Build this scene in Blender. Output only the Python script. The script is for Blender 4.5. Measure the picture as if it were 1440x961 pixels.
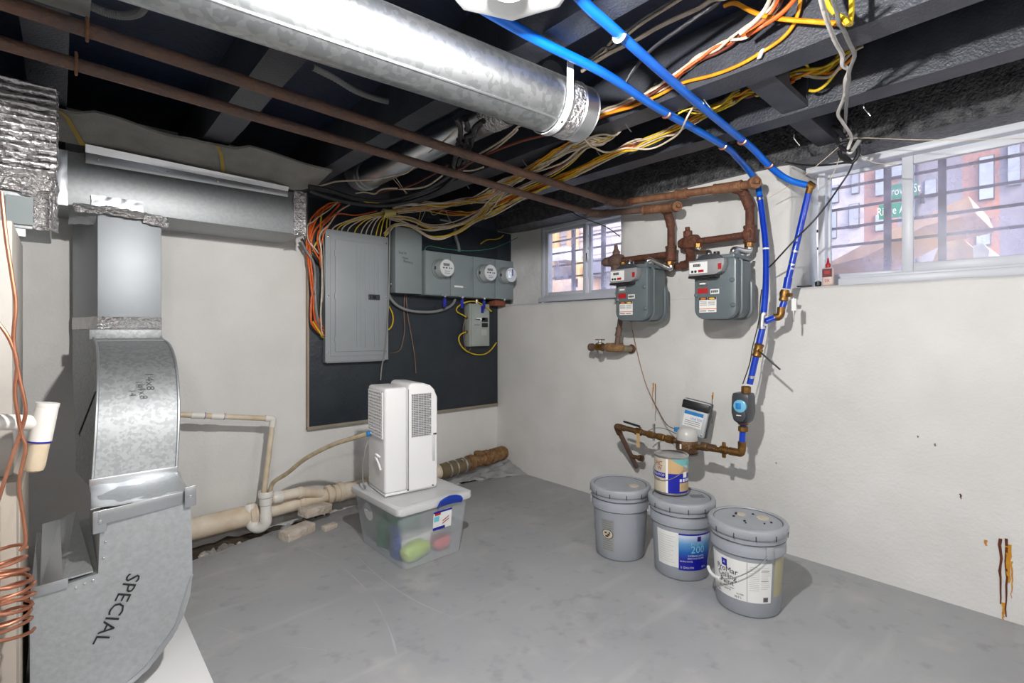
import bpy, bmesh, math, random
from mathutils import Vector, Matrix, Euler, noise
random.seed(7)
for o in list(bpy.data.objects): bpy.data.objects.remove(o)
S = bpy.context.scene
COL = S.collection
# ------------------------------------------------------------------ camera, light, exposure
IMG_W, IMG_H, FPX, CXP, CYP = 1440.0, 961.0, 698.0, 720.0, 467.0
HEAD = math.radians(47.6)
CAM = Vector((-2.909, -3.375, 1.2))
AX = Vector((math.cos(HEAD), math.sin(HEAD), 0)); RT = Vector((math.sin(HEAD), -math.cos(HEAD), 0)); UP = Vector((0, 0, 1))
cd = bpy.data.cameras.new('camera'); cam = bpy.data.objects.new('camera', cd); COL.objects.link(cam)
cd.sensor_width = 36; cd.lens = FPX / IMG_W * 36; cd.shift_y = (CYP - IMG_H / 2) / IMG_W
cd.clip_start = .02; cam.location = CAM
cam.rotation_euler = (math.pi / 2, 0, HEAD - math.pi / 2)
S.camera = cam
w = bpy.data.worlds.new('world'); S.world = w; w.use_nodes = True
nt = w.node_tree; bg = nt.nodes['Background']
sky = nt.nodes.new('ShaderNodeTexSky'); sky.sky_type = 'NISHITA'; sky.sun_disc = False
sky.sun_elevation = math.radians(38); sky.sun_rotation = math.radians(200); sky.dust_density = 3; sky.air_density = 1
nt.links.new(sky.outputs[0], bg.inputs[0]); bg.inputs[1].default_value = 0.52
LAMP = Vector((-2.12, -2.5, 2.05))
def point(name, loc, power, radius, col=(1, .95, .88)):
    l = bpy.data.lights.new(name, 'POINT'); l.energy = power; l.shadow_soft_size = radius; l.color = col
    o = bpy.data.objects.new(name, l); COL.objects.link(o); o.location = loc; return o
BULB = Vector((-2.32, -2.74, 1.93))
point('key_or_fill_light', BULB, 112, .03, (1, .98, .955))
point('key_or_fill_light', Vector((-3.5, -4.3, 1.95)), 34, .09, (1, .98, .96))  # fill light added behind the camera to soften the shadows
point('key_or_fill_light', Vector((-1.5, -4.7, 1.95)), 32, .09, (1, .98, .96))  # second added fill light, also behind the camera
vs = S.view_settings; vs.view_transform = 'Standard'; vs.look = 'None'; vs.gamma = 1; vs.use_curve_mapping = False
vs.exposure = 0.48
# ray helpers: where the view through a point of the photograph meets a wall-parallel plane of the room
def ray(px, py): return AX + RT * ((px - CXP) / FPX) + UP * ((CYP - py) / FPX)
def atx(px, py, v): d = ray(px, py); return CAM + d * ((v - CAM.x) / d.x)
def aty(px, py, v): d = ray(px, py); return CAM + d * ((v - CAM.y) / d.y)
def atz(px, py, v): d = ray(px, py); return CAM + d * ((v - CAM.z) / d.z)
V = Vector
# ------------------------------------------------------------------ materials
MATS = {}
def M(name, col, rough=.5, metal=0, col2=None, vscale=6, var=.5, bump=0, bscale=30, spec=.5, emit=None, estr=0, detail=4, coat=0, kind='noise', alpha=1, sheen=0):
    if name in MATS: return MATS[name]
    m = bpy.data.materials.new(name); MATS[name] = m; m.use_nodes = True
    n = m.node_tree.nodes; l = m.node_tree.links; b = n['Principled BSDF']
    tc = n.new('ShaderNodeTexCoord')
    if kind == 'voronoi':
        tx = n.new('ShaderNodeTexVoronoi'); tx.inputs['Scale'].default_value = vscale; src = tx.outputs['Distance']
        sep = n.new('ShaderNodeSeparateColor'); l.new(tx.outputs['Color'], sep.inputs[0]); src = sep.outputs[0]
    else:
        tx = n.new('ShaderNodeTexNoise'); tx.inputs['Scale'].default_value = vscale; tx.inputs['Detail'].default_value = detail; src = tx.outputs['Fac']
    l.new(tc.outputs['Object'], tx.inputs['Vector'])
    c2 = col2 if col2 else tuple(c * .8 for c in col)
    ramp = n.new('ShaderNodeValToRGB'); ramp.color_ramp.elements[0].position = .5 - .5 * (1 - var) if kind != 'voronoi' else 0
    ramp.color_ramp.elements[0].position = .3; ramp.color_ramp.elements[1].position = .7
    ramp.color_ramp.elements[0].color = (*col, 1); ramp.color_ramp.elements[1].color = (*c2, 1)
    l.new(src, ramp.inputs[0]); l.new(ramp.outputs[0], b.inputs['Base Color'])
    b.inputs['Roughness'].default_value = rough; b.inputs['Metallic'].default_value = metal
    b.inputs['Specular IOR Level'].default_value = spec; b.inputs['Coat Weight'].default_value = coat
    if bump:
        nb = n.new('ShaderNodeTexNoise'); nb.inputs['Scale'].default_value = bscale; nb.inputs['Detail'].default_value = 5
        l.new(tc.outputs['Object'], nb.inputs['Vector'])
        bp = n.new('ShaderNodeBump'); bp.inputs['Strength'].default_value = bump; bp.inputs['Distance'].default_value = .02
        l.new(nb.outputs['Fac'], bp.inputs['Height']); l.new(bp.outputs[0], b.inputs['Normal'])
    if emit: b.inputs['Emission Color'].default_value = (*emit, 1); b.inputs['Emission Strength'].default_value = estr
    if alpha < 1: b.inputs['Alpha'].default_value = alpha
    return m
def srgb(r, g, b):
    f = lambda c: ((c / 255 + .055) / 1.055) ** 2.4 if c > 10 else c / 255 / 12.92
    return (f(r), f(g), f(b))
def plaster():
    m = M('white_plaster', (.73, .72, .70), .85, col2=(.64, .63, .605), vscale=2.2, bump=.32, bscale=8, spec=.2)
    n = m.node_tree.nodes; l = m.node_tree.links
    b = n['Principled BSDF']; tc = [x for x in n if x.type == 'TEX_COORD'][0]; old = [x for x in n if x.type == 'BUMP'][0]
    nb = n.new('ShaderNodeTexNoise'); nb.inputs['Scale'].default_value = 70; nb.inputs['Detail'].default_value = 6; l.new(tc.outputs['Object'], nb.inputs['Vector'])
    bp = n.new('ShaderNodeBump'); bp.inputs['Strength'].default_value = .2; bp.inputs['Distance'].default_value = .01
    l.new(nb.outputs['Fac'], bp.inputs['Height']); l.new(old.outputs[0], bp.inputs['Normal']); l.new(bp.outputs[0], b.inputs['Normal'])
    return m
PLASTER = plaster()
PIER = M('pier_paint', (.72, .72, .71), .8, col2=(.62, .62, .61), vscale=3, bump=.3, bscale=25)
FLOORM = M('grey_floor_paint', (.36, .365, .37), .42, col2=(.295, .30, .31), vscale=1.7, bump=.06, bscale=25, detail=8)
def floor_scratches():
    n = FLOORM.node_tree.nodes; l = FLOORM.node_tree.links; b = n['Principled BSDF']
    ramp = [x for x in n if x.type == 'VALTORGB'][0]; tc = [x for x in n if x.type == 'TEX_COORD'][0]
    src = ramp.outputs[0]
    for sc, sx, thr, colr, amt in ((5, 1, .66, (.45, .43, .41, 1), .5), (14, 1, .68, (.2, .2, .205, 1), .5), (1.2, 9, .69, (.52, .52, .52, 1), .3)):
        mp = n.new('ShaderNodeMapping'); mp.inputs['Scale'].default_value = (1, sx, 1); mp.inputs['Rotation'].default_value = (0, 0, .5 * sx)
        tx = n.new('ShaderNodeTexNoise'); tx.inputs['Scale'].default_value = sc; tx.inputs['Detail'].default_value = 7
        l.new(tc.outputs['Object'], mp.inputs[0]); l.new(mp.outputs[0], tx.inputs['Vector'])
        r = n.new('ShaderNodeValToRGB'); r.color_ramp.elements[0].position = thr - .1; r.color_ramp.elements[1].position = thr + .06
        r.color_ramp.elements[0].color = (0, 0, 0, 1); r.color_ramp.elements[1].color = (amt, amt, amt, 1)
        l.new(tx.outputs['Fac'], r.inputs[0])
        mx = n.new('ShaderNodeMix'); mx.data_type = 'RGBA'; l.new(r.outputs[0], mx.inputs[0]); l.new(src, mx.inputs[6]); mx.inputs[7].default_value = colr
        src = mx.outputs[2]
    l.new(src, b.inputs['Base Color'])
floor_scratches()
BLACKW = M('black_painted_wood', (.024, .028, .04), .45, col2=(.05, .053, .064), vscale=9, bump=.22, bscale=110, spec=.6)
SUBFL = M('black_subfloor', (.006, .013, .038), .6, col2=(.01, .02, .05), vscale=12, bump=.2, bscale=40)
SILLW = M('rough_black_sill', (.02, .021, .026), .42, col2=(.12, .12, .125), vscale=22, bump=1, bscale=70, spec=.7, detail=8)
BOARDM = M('black_plywood', (.014, .020, .028), .5, col2=(.022, .029, .037), vscale=7, bump=.15, bscale=50)
GALV = M('galvanized_spangle', (.43, .445, .45), .6, .8, col2=(.35, .365, .37), vscale=95, kind='voronoi', bump=.05, bscale=12)
GALVS = M('galvanized_sheet', (.62, .64, .66), .3, 1, col2=(.54, .56, .58), vscale=4, bump=.06, bscale=5)
GALVR = M('round_duct_sheet', (.50, .515, .525), .42, 1, col2=(.39, .405, .415), vscale=60, kind='voronoi', bump=.04, bscale=6)
GALVU = M('satin_galvanized', (.40, .42, .44), .58, .95, col2=(.35, .37, .39), vscale=4, bump=.05, bscale=5)
GALVD = M('dull_galvanized', (.50, .52, .53), .5, .75, col2=(.43, .45, .46), vscale=70, bump=.04, bscale=90)
FOIL = M('crumpled_foil_tape', (.78, .76, .76), .22, 1, col2=(.6, .58, .58), vscale=20, bump=1, bscale=75)
FOILD = M('foil_bubble_wrap', (.72, .71, .71), .28, 1, col2=(.5, .49, .5), vscale=25, bump=.7, bscale=45)
FELT = M('grey_duct_blanket', (.30, .29, .26), .9, col2=(.23, .222, .2), vscale=10, bump=.3, bscale=80)
YTAPE = M('yellow_strap', srgb(178, 150, 66), .6)
RUST = M('rusty_iron_pipe', srgb(122, 90, 74), .62, .15, col2=srgb(98, 82, 76), vscale=14, bump=.4, bscale=70)
RUSTD = M('dark_iron_pipe', srgb(100, 84, 78), .6, .2, col2=srgb(120, 90, 76), vscale=12, bump=.4, bscale=70)
RUSTT = M('tan_rust_pipe', srgb(150, 108, 78), .6, .2, col2=srgb(116, 76, 54), vscale=18, bump=.4, bscale=70)
RUSTR = M('red_brown_iron', srgb(110, 66, 48), .6, .15, col2=srgb(84, 54, 42), vscale=20, bump=.5, bscale=80)
IRONC = M('corroded_cast_iron', srgb(158, 122, 82), .8, .1, col2=srgb(112, 80, 50), vscale=26, bump=1, bscale=60)
BRASS = M('aged_brass', srgb(150, 112, 58), .4, .75, col2=srgb(104, 74, 40), vscale=24, bump=.15, bscale=60)
BRONZE = M('brown_bronze', srgb(124, 94, 66), .5, .6, col2=srgb(90, 66, 46), vscale=22, bump=.4, bscale=70)
COPPER = M('copper', srgb(200, 138, 110), .35, .75, col2=srgb(160, 104, 80), vscale=16)
COPPERW = M('brown_copper_wire', srgb(150, 116, 96), .5, .4)
PEX = M('blue_pex', srgb(0, 92, 200), .3, col2=srgb(10, 110, 214), vscale=9, coat=.2)
PEXD = M('dark_blue_pex', srgb(8, 50, 168), .28, col2=srgb(14, 64, 186), vscale=9, coat=.2)
PVC = M('white_pvc', (.76, .74, .7), .35, col2=(.7, .67, .61), vscale=9)
PVCY = M('aged_pvc', srgb(216, 204, 182), .4, col2=srgb(196, 176, 146), vscale=14)
CLAYP = M('dusty_cream_pvc', srgb(226, 216, 200), .55, col2=srgb(198, 176, 148), vscale=7, bump=.15, bscale=30, detail=8)
HOSE = M('clear_yellow_hose', srgb(194, 180, 150), .2, col2=srgb(166, 148, 116), vscale=20, coat=.4)
PANELG = M('grey_panel_enamel', srgb(150, 155, 158), .42, col2=srgb(142, 147, 150), vscale=3, spec=.5)
PANELD = M('grey_box_enamel', srgb(128, 137, 138), .45, col2=srgb(120, 129, 130), vscale=3)
BLKPL = M('black_plastic', (.012, .012, .014), .4)
DKGREY = M('dark_grey_plastic', (.05, .055, .065), .4)
WHITEP = M('white_plastic', (.78, .775, .77), .35, col2=(.75, .745, .74), vscale=2)
STEEL = M('zinc_steel', (.7, .7, .68), .3, 1, col2=(.55, .55, .53), vscale=20)
CHROME = M('shiny_screw', (.8, .8, .8), .2, 1)
GASG = M('grey_meter_paint', srgb(98, 108, 112), .36, col2=srgb(90, 100, 104), vscale=5, spec=.6)
PAPER = M('white_label_paper', (.78, .78, .76), .5, col2=(.74, .74, .72), vscale=8)
REDL = M('red_label', srgb(176, 24, 32), .5); ORANGEL = M('orange_label', srgb(222, 120, 40), .5); YELL = M('yellow_label', srgb(240, 190, 60), .5)
BLUEL = M('blue_label', srgb(24, 30, 158), .4, col2=srgb(16, 24, 140)); BLUESKY = M('sky_blue_label', srgb(40, 130, 200), .4); INK = M('black_ink', (.012, .012, .014), .6); GREYINK = M('grey_ink', (.22, .22, .22), .7)
WHITEINK = M('white_ink', (.8, .8, .8), .5); PURPL = M('purple_logo', srgb(60, 20, 120), .4); CYANINK = M('pale_blue_ink', srgb(140, 200, 220), .5); REDINK = M('dark_red_ink', srgb(150, 36, 40), .5)
PAIL = M('grey_pail_plastic', srgb(152, 156, 163), .4, col2=srgb(143, 147, 155), vscale=4)
LIDM = M('grey_lid_plastic', srgb(158, 162, 168), .38, col2=srgb(148, 151, 156), vscale=9)
RUBBER = M('cream_cap', srgb(196, 186, 168), .6)
TAN = M('tan_can_label', srgb(200, 170, 124), .45, col2=srgb(190, 156, 110), vscale=20)
CREAM = M('cream_can_label', srgb(206, 194, 172), .45)
BEIGE = M('beige_furnace_enamel', srgb(168, 158, 146), .5, col2=srgb(160, 150, 138), vscale=2)
YEL = M('yellow_cable', srgb(226, 196, 40), .45, col2=srgb(196, 160, 36), vscale=30); ORG = M('orange_cable', srgb(226, 106, 40), .45, col2=srgb(196, 80, 30), vscale=30)
WHT = M('cream_cable', srgb(212, 198, 178), .5, col2=srgb(186, 168, 146), vscale=30); GRYC = M('grey_cable', srgb(134, 134, 132), .5); BLKC = M('black_cable', (.02, .02, .024), .45); OYL = M('amber_cable', srgb(244, 166, 30), .42, col2=srgb(226, 130, 26), vscale=20)
BRNC = M('brown_cable', srgb(110, 52, 36), .5); GRN = M('green_wire', srgb(60, 140, 120), .5)
STAIN = M('brown_rust_stain', srgb(110, 56, 22), .8, col2=srgb(70, 30, 16), vscale=40); STAINY = M('ochre_rust_stain', srgb(206, 150, 36), .8, col2=srgb(188, 120, 30), vscale=30)
DIRT = M('trench_dirt', srgb(94, 82, 70), .95, col2=srgb(58, 50, 44), vscale=18, bump=1, bscale=30)
CONC = M('broken_concrete', srgb(150, 146, 140), .9, col2=srgb(116, 110, 104), vscale=10, bump=.8, bscale=30)
BRICKM = M('white_painted_brick', srgb(206, 196, 184), .85, col2=srgb(180, 164, 148), vscale=14, bump=.6, bscale=40)
VINYL = M('white_vinyl_frame', (.60, .62, .67), .4, col2=(.56, .58, .63), vscale=3)
BARM = M('dark_window_bar', srgb(78, 66, 74), .6)
def glassmat():
    m = bpy.data.materials.new('dusty_glass'); m.use_nodes = True; n = m.node_tree.nodes; l = m.node_tree.links
    n.remove(n['Principled BSDF']); out = n['Material Output']
    t = n.new('ShaderNodeBsdfTransparent'); t.inputs[0].default_value = (.95, .95, .96, 1)
    d = n.new('ShaderNodeBsdfTranslucent'); d.inputs[0].default_value = (.86, .82, .92, 1)
    g = n.new('ShaderNodeBsdfGlossy'); g.inputs[1].default_value = .3
    tc = n.new('ShaderNodeTexCoord'); tx = n.new('ShaderNodeTexNoise'); tx.inputs['Scale'].default_value = 7; tx.inputs['Detail'].default_value = 8
    l.new(tc.outputs['Object'], tx.inputs['Vector'])
    r = n.new('ShaderNodeMapRange'); r.inputs[1].default_value = .35; r.inputs[2].default_value = .75; r.inputs[3].default_value = .1; r.inputs[4].default_value = .4
    l.new(tx.outputs['Fac'], r.inputs[0])
    a = n.new('ShaderNodeMixShader'); l.new(r.outputs[0], a.inputs[0]); l.new(t.outputs[0], a.inputs[1]); l.new(d.outputs[0], a.inputs[2])
    b = n.new('ShaderNodeMixShader'); b.inputs[0].default_value = .012; l.new(a.outputs[0], b.inputs[1]); l.new(g.outputs[0], b.inputs[2])
    l.new(b.outputs[0], out.inputs[0]); return m
GLASS = glassmat()
def frosted(name, tint, tr):
    m = bpy.data.materials.new(name); m.use_nodes = True; n = m.node_tree.nodes; l = m.node_tree.links
    b = n['Principled BSDF']; out = n['Material Output']; b.inputs['Roughness'].default_value = .3
    tc = n.new('ShaderNodeTexCoord'); tx = n.new('ShaderNodeTexNoise'); tx.inputs['Scale'].default_value = 5; l.new(tc.outputs['Object'], tx.inputs['Vector'])
    r = n.new('ShaderNodeValToRGB'); r.color_ramp.elements[0].color = (*tint, 1); r.color_ramp.elements[1].color = (*[c * .92 for c in tint], 1)
    l.new(tx.outputs['Fac'], r.inputs[0]); l.new(r.outputs[0], b.inputs['Base Color'])
    t = n.new('ShaderNodeBsdfTransparent'); t.inputs[0].default_value = (.94, .95, .96, 1); mx = n.new('ShaderNodeMixShader'); mx.inputs[0].default_value = 1 - tr
    l.new(t.outputs[0], mx.inputs[1]); l.new(b.outputs[0], mx.inputs[2]); l.new(mx.outputs[0], out.inputs[0]); return m
TOTE = frosted('frosted_clear_plastic', (.70, .73, .76), .68)
TOTELID = frosted('milky_plastic_lid', (.74, .74, .74), .2)
COVERG = frosted('clear_meter_dome', (.7, .71, .71), .86)
# ------------------------------------------------------------------ mesh builder
def frame(d):
    d = d.normalized(); a = V((0, 0, 1)) if abs(d.z) < .9 else V((1, 0, 0))
    u = d.cross(a).normalized(); return u, d.cross(u).normalized()
def smooth_path(pts, sub=6):
    pts = [V(p) for p in pts]
    if len(pts) < 3 or sub < 2: return pts
    out = []
    for i in range(len(pts) - 1):
        p0 = pts[max(i - 1, 0)]; p1 = pts[i]; p2 = pts[i + 1]; p3 = pts[min(i + 2, len(pts) - 1)]
        for k in range(sub):
            t = k / sub
            out.append(.5 * ((2 * p1) + (p2 - p0) * t + (2 * p0 - 5 * p1 + 4 * p2 - p3) * t * t + (3 * p1 - p0 - 3 * p2 + p3) * t ** 3))
    out.append(pts[-1]); return out
class MB:
    def __init__(s): s.v = []; s.f = []
    def poly(s, vs, fs): b = len(s.v); s.v += [V(p) for p in vs]; s.f += [tuple(b + i for i in f) for f in fs]; return s
    def hexa(s, c): return s.poly(c, [(3, 2, 1, 0), (4, 5, 6, 7), (0, 1, 5, 4), (1, 2, 6, 5), (2, 3, 7, 6), (3, 0, 4, 7)])
    def box(s, a, b, rz=0, piv=None):
        x0, x1 = sorted((a[0], b[0])); y0, y1 = sorted((a[1], b[1])); z0, z1 = sorted((a[2], b[2]))
        c = [V(p) for p in ((x0, y0, z0), (x1, y0, z0), (x1, y1, z0), (x0, y1, z0), (x0, y0, z1), (x1, y0, z1), (x1, y1, z1), (x0, y1, z1))]
        if rz:
            pv = V(piv) if piv else V(((x0 + x1) / 2, (y0 + y1) / 2, 0)); R = Matrix.Rotation(rz, 3, 'Z'); c = [R @ (p - pv) + pv for p in c]
        return s.hexa(c)
    def obox(s, c, u, v, n, su, sv, sn):   # oriented box: centre, axes, sizes
        u, v, n = (V(a).normalized() for a in (u, v, n)); c = V(c); u, v, n = u * su / 2, v * sv / 2, n * sn / 2
        return s.hexa([c - u - v - n, c + u - v - n, c + u + v - n, c - u + v - n, c - u - v + n, c + u - v + n, c + u + v + n, c - u + v + n])
    def tube(s, pts, r, n=8, sub=1, caps=True, rs=None):
        pts = smooth_path(pts, sub); b = len(s.v); m = len(pts); u = None
        for i, p in enumerate(pts):
            d = (pts[min(i + 1, m - 1)] - pts[max(i - 1, 0)])
            if d.length < 1e-7: d = V((0, 0, 1))
            d.normalize()
            if u is None: u, w_ = frame(d)
            else: u = (u - d * u.dot(d)); u = u.normalized() if u.length > 1e-6 else frame(d)[0]
            w_ = d.cross(u); rr = rs[i] if rs and i < len(rs) else r
            s.v += [p + (u * math.cos(k * math.tau / n) + w_ * math.sin(k * math.tau / n)) * rr for k in range(n)]
        for i in range(m - 1):
            for k in range(n):
                a = b + i * n + k; c = b + i * n + (k + 1) % n; s.f.append((a, c, c + n, a + n))
        if caps: s.f.append(tuple(b + k for k in reversed(range(n)))); s.f.append(tuple(b + (m - 1) * n + k for k in range(n)))
        return s
    def cyl(s, a, b, r, n=16, r2=None): return s.tube([a, b], r, n, rs=[r, r if r2 is None else r2])
    def lathe(s, prof, o, ax=(0, 0, 1), n=32, caps=True):  # profile of (radius, height along axis)
        ax = V(ax).normalized(); u, w_ = frame(ax); o = V(o); b = len(s.v); m = len(prof)
        for r, h in prof: s.v += [o + ax * h + (u * math.cos(k * math.tau / n) + w_ * math.sin(k * math.tau / n)) * r for k in range(n)]
        for i in range(m - 1):
            for k in range(n):
                a = b + i * n + k; c = b + i * n + (k + 1) % n; s.f.append((a, c, c + n, a + n))
        if caps: s.f.append(tuple(b + k for k in reversed(range(n)))); s.f.append(tuple(b + (m - 1) * n + k for k in range(n)))
        return s
    def prism(s, pts, ext):   # polygon of 3D points extruded by a vector
        b = len(s.v); n = len(pts); e = V(ext); s.v += [V(p) for p in pts] + [V(p) + e for p in pts]
        s.f.append(tuple(b + k for k in reversed(range(n)))); s.f.append(tuple(b + n + k for k in range(n)))
        for k in range(n): j = (k + 1) % n; s.f.append((b + k, b + j, b + n + j, b + n + k))
        return s
    def grid(s, fn, nu, nv, thick=None):
        b = len(s.v)
        for i in range(nu + 1):
            for j in range(nv + 1): s.v.append(V(fn(i / nu, j / nv)))
        for i in range(nu):
            for j in range(nv): a = b + i * (nv + 1) + j; s.f.append((a, a + nv + 1, a + nv + 2, a + 1))
        return s
    def build(s, name, mat, parent=None, bevel=0, seg=2, smooth=35, kind=None, label=None, solid=0):
        me = bpy.data.meshes.new(name); bm = bmesh.new(); vs = [bm.verts.new(p) for p in s.v]
        for f in s.f:
            try: bm.faces.new([vs[i] for i in f])
            except ValueError: pass
        bmesh.ops.remove_doubles(bm, verts=bm.verts, dist=1e-6)
        if solid:
            bm.normal_update(); bmesh.ops.solidify(bm, geom=bm.faces[:], thickness=solid)
        bmesh.ops.recalc_face_normals(bm, faces=bm.faces)
        if bevel:
            bm.normal_update()
            es = [e for e in bm.edges if len(e.link_faces) == 2 and e.calc_face_angle(0) > .6]
            bmesh.ops.bevel(bm, geom=es, offset=bevel, segments=seg, profile=.5, affect='EDGES', clamp_overlap=True)
        bm.to_mesh(me); bm.free()
        if smooth:
            for p in me.polygons: p.use_smooth = True
            me.set_sharp_from_angle(angle=math.radians(smooth))
        me.materials.append(mat)
        o = bpy.data.objects.new(name, me); COL.objects.link(o)
        if parent: o.parent = parent
        if kind: o['kind'] = kind
        if label: o['label'] = label
        return o
def tag(o, label, cat, group=None):
    o['label'] = label; o['category'] = cat
    if group: o['group'] = group
    return o
def thing(name, label, cat, group=None):
    o = bpy.data.objects.new(name, None); COL.objects.link(o); o.empty_display_size = .1
    return tag(o, label, cat, group)
def struct(o): o['kind'] = 'structure'; return o
def text_mesh(s, size):
    c = bpy.data.curves.new('lettering', 'FONT'); c.body = s; c.size = size; c.resolution_u = 2; c.align_x = 'CENTER'; c.align_y = 'CENTER'
    o = bpy.data.objects.new('lettering', c); COL.objects.link(o); bpy.context.view_layer.update()
    me = bpy.data.meshes.new_from_object(o); bpy.data.objects.remove(o); return me
def text(s, size, mat, o, xd, yd, parent, name='lettering', sx=1):
    me = text_mesh(s, size); o, xd, yd = V(o), V(xd).normalized(), V(yd).normalized()
    for v in me.vertices: v.co = o + xd * v.co.x * sx + yd * v.co.y
    me.materials.append(mat); ob = bpy.data.objects.new(name, me); COL.objects.link(ob); ob.parent = parent; return ob
def wrap_text(s, size, mat, c, r, ang, z, parent, sx=1, name='lettering', zfun=None):
    me = text_mesh(s, size)
    for v in me.vertices:
        a = ang + v.co.x * sx / r; zz = z + v.co.y; rr = r if not zfun else zfun(zz)
        v.co = V((c[0] + rr * math.cos(a), c[1] + rr * math.sin(a), zz))
    me.materials.append(mat); ob = bpy.data.objects.new(name, me); COL.objects.link(ob); ob.parent = parent; return ob
def wrap_patch(c, rf, a0, a1, z0, z1, off=.0008, n=14):
    return MB().grid(lambda u, v: (c[0] + (rf(z0 + (z1 - z0) * v) + off) * math.cos(a0 + (a1 - a0) * u), c[1] + (rf(z0 + (z1 - z0) * v) + off) * math.sin(a0 + (a1 - a0) * u), z0 + (z1 - z0) * v), n, 4)
XD, YD, ZD = V((1, 0, 0)), V((0, 1, 0)), V((0, 0, 1))
# label plates that lie on a face: origin corner, directions along the face, outward normal
def plate(o, xd, yd, wd, ht, nrm, t=.001):
    o, xd, yd, nrm = V(o), V(xd), V(yd), V(nrm); return MB().obox(o + xd * wd / 2 + yd * ht / 2 + nrm * t / 2, xd, yd, nrm, wd, ht, t)
# %%SECTIONS%%
# ================================================================== STRUCTURE
def fedge(x):
    pts = [(-5.2, -.42), (-2.7, -.40), (-2.4, -.31), (-2.0, -.20), (-1.75, -.15), (-1.4, -.10), (-1.1, -.11), (-.6, -.19), (-.35, -.22), (-.12, -.12), (0, -.05)]
    for (xa, ya), (xb, yb) in zip(pts, pts[1:]):
        if xa <= x <= xb: return ya + (yb - ya) * (x - xa) / (xb - xa) + .022 * noise.noise(V((x * 14, 1, 0))) + .012 * noise.noise(V((x * 45, 4, 0)))
    return -.1
XR, YN = -5.2, -6.2
NX = 210
m = MB(); xs = [XR + (0.12 - XR) * i / NX for i in range(NX + 1)]; b = 0
for x in xs:
    e = fedge(min(x, 0))
    m.v += [V((x, YN, 0)), V((x, e - .06, 0)), V((x, e, -.006)), V((x, e + .01, -.1))]
for i in range(NX):
    for k in range(3): a = i * 4 + k; m.f.append((a, a + 4, a + 5, a + 1))
floor = struct(m.build('floor', FLOORM, smooth=40))
MB().grid(lambda u, v: (XR + (0.1 - XR) * u, -.6 + .62 * v, -.055 + .03 * noise.noise(V((u * 60, v * 6, 0)))), 160, 8).build('trench_bed', DIRT, floor)
# broken edge of the slab: separate lumps of concrete
for i in range(34):
    x = -2.5 + 2.35 * random.random()
    if abs(x + 2.03) < .1: x -= .2
    y = fedge(x) + .015 + .03 * random.random(); r = .012 + .02 * random.random()
    mb = MB(); mb.lathe([(r * .3, -r * .6), (r, -.2 * r), (r * .9, r * .3), (r * .3, r * .7)], (x, y, -.015), n=6)
    for v in mb.v: v += V((noise.noise(v * 50), noise.noise(v * 50 + V((9, 0, 0))), noise.noise(v * 50 + V((0, 9, 0))))) * r * .6
    mb.build('concrete_lump', random.choice([CONC, FLOORM, BRICKM]), floor, smooth=0)
# grey mound of patched concrete in the corner around the drain
m = MB().grid(lambda u, v: (-.62 + .62 * u, -.02 - .3 * v * (.45 + .75 * u), max(-.012, (.085 * u ** 2 * (1 - v) + .04 * u * (1 - v)) + .025 * noise.noise(V((u * 9, v * 9, 3))))), 26, 14)
m.build('patched_mound', FLOORM, floor)
# pale arc scuffs left on the floor by dragged things
for pts, wd in ((((425, 770), (470, 790), (515, 830), (545, 880), (560, 930)), .006), (((470, 745), (520, 800), (575, 840), (640, 870)), .004), (((380, 800), (440, 790), (500, 800), (540, 812)), .004), (((300, 880), (380, 905), (460, 915)), .003)):
    P_ = smooth_path([atz(x, y, .0006) for x, y in pts], 8); mm = MB()
    for i, p in enumerate(P_):
        d = (P_[min(i + 1, len(P_) - 1)] - P_[max(i - 1, 0)]).normalized(); s_ = V((-d.y, d.x, 0)) * wd * (.6 + .5 * noise.noise(p * 9)); mm.v += [p - s_, p + s_]
    mm.f = [(2 * i, 2 * i + 1, 2 * i + 3, 2 * i + 2) for i in range(len(P_) - 1)]
    mm.build('scuff_mark', M('pale_scuff', (.42, .425, .43), .5), floor)
# walls
def lump(y, z, k=0): return .012 * noise.noise(V((y * 1.3, z * 1.3, k))) + .004 * noise.noise(V((y * 5, z * 5, k + 5)))
m = MB().grid(lambda u, v: (XR + (.36 - XR) * u, .5 * (lump(u * 5, v * 2.5, 2) + .016), -.12 + 2.6 * v), 80, 40)
wall_left = struct(m.build('wall_left', PLASTER, smooth=60))
LEDGE = 1.437
prof = [(0, -.12), (0, .2), (0, .5), (0, .8), (0, 1.1), (0, 1.3), (.002, 1.40), (.008, 1.425), (.025, LEDGE), (.08, LEDGE + .004), (.4, LEDGE + .01)]
def wr(u, v):
    k = v * (len(prof) - 1); i = min(int(k), len(prof) - 2); t = k - i; x = prof[i][0] + (prof[i + 1][0] - prof[i][0]) * t; z = prof[i][1] + (prof[i + 1][1] - prof[i][1]) * t
    y = .03 + (YN - .03) * u
    return (x + lump(y, z, 7) * .7, y, z + (.004 * noise.noise(V((y * 6, 0, 0))) if z > 1.41 else 0))
m = MB().grid(wr, 150, (len(prof) - 1) * 4)
wall_right = struct(m.build('wall_right', PLASTER, smooth=60))
YJ = atx(762, 400, .2).y      # window 1 left edge
YP0, YP1 = -1.30, -2.414      # pier between the windows
XW = .2
W2A = atx(1151, 300, XW).y; W2B = -3.40
MB().grid(lambda u, v: (XW - .05 * (1 - u) ** 3 + .008 * noise.noise(V((u * 3, v * 9, 1))), .02 + (YJ - .02) * u, LEDGE - .02 + .75 * v), 8, 20).build('window_cheek', PIER, wall_right, smooth=60)
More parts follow.
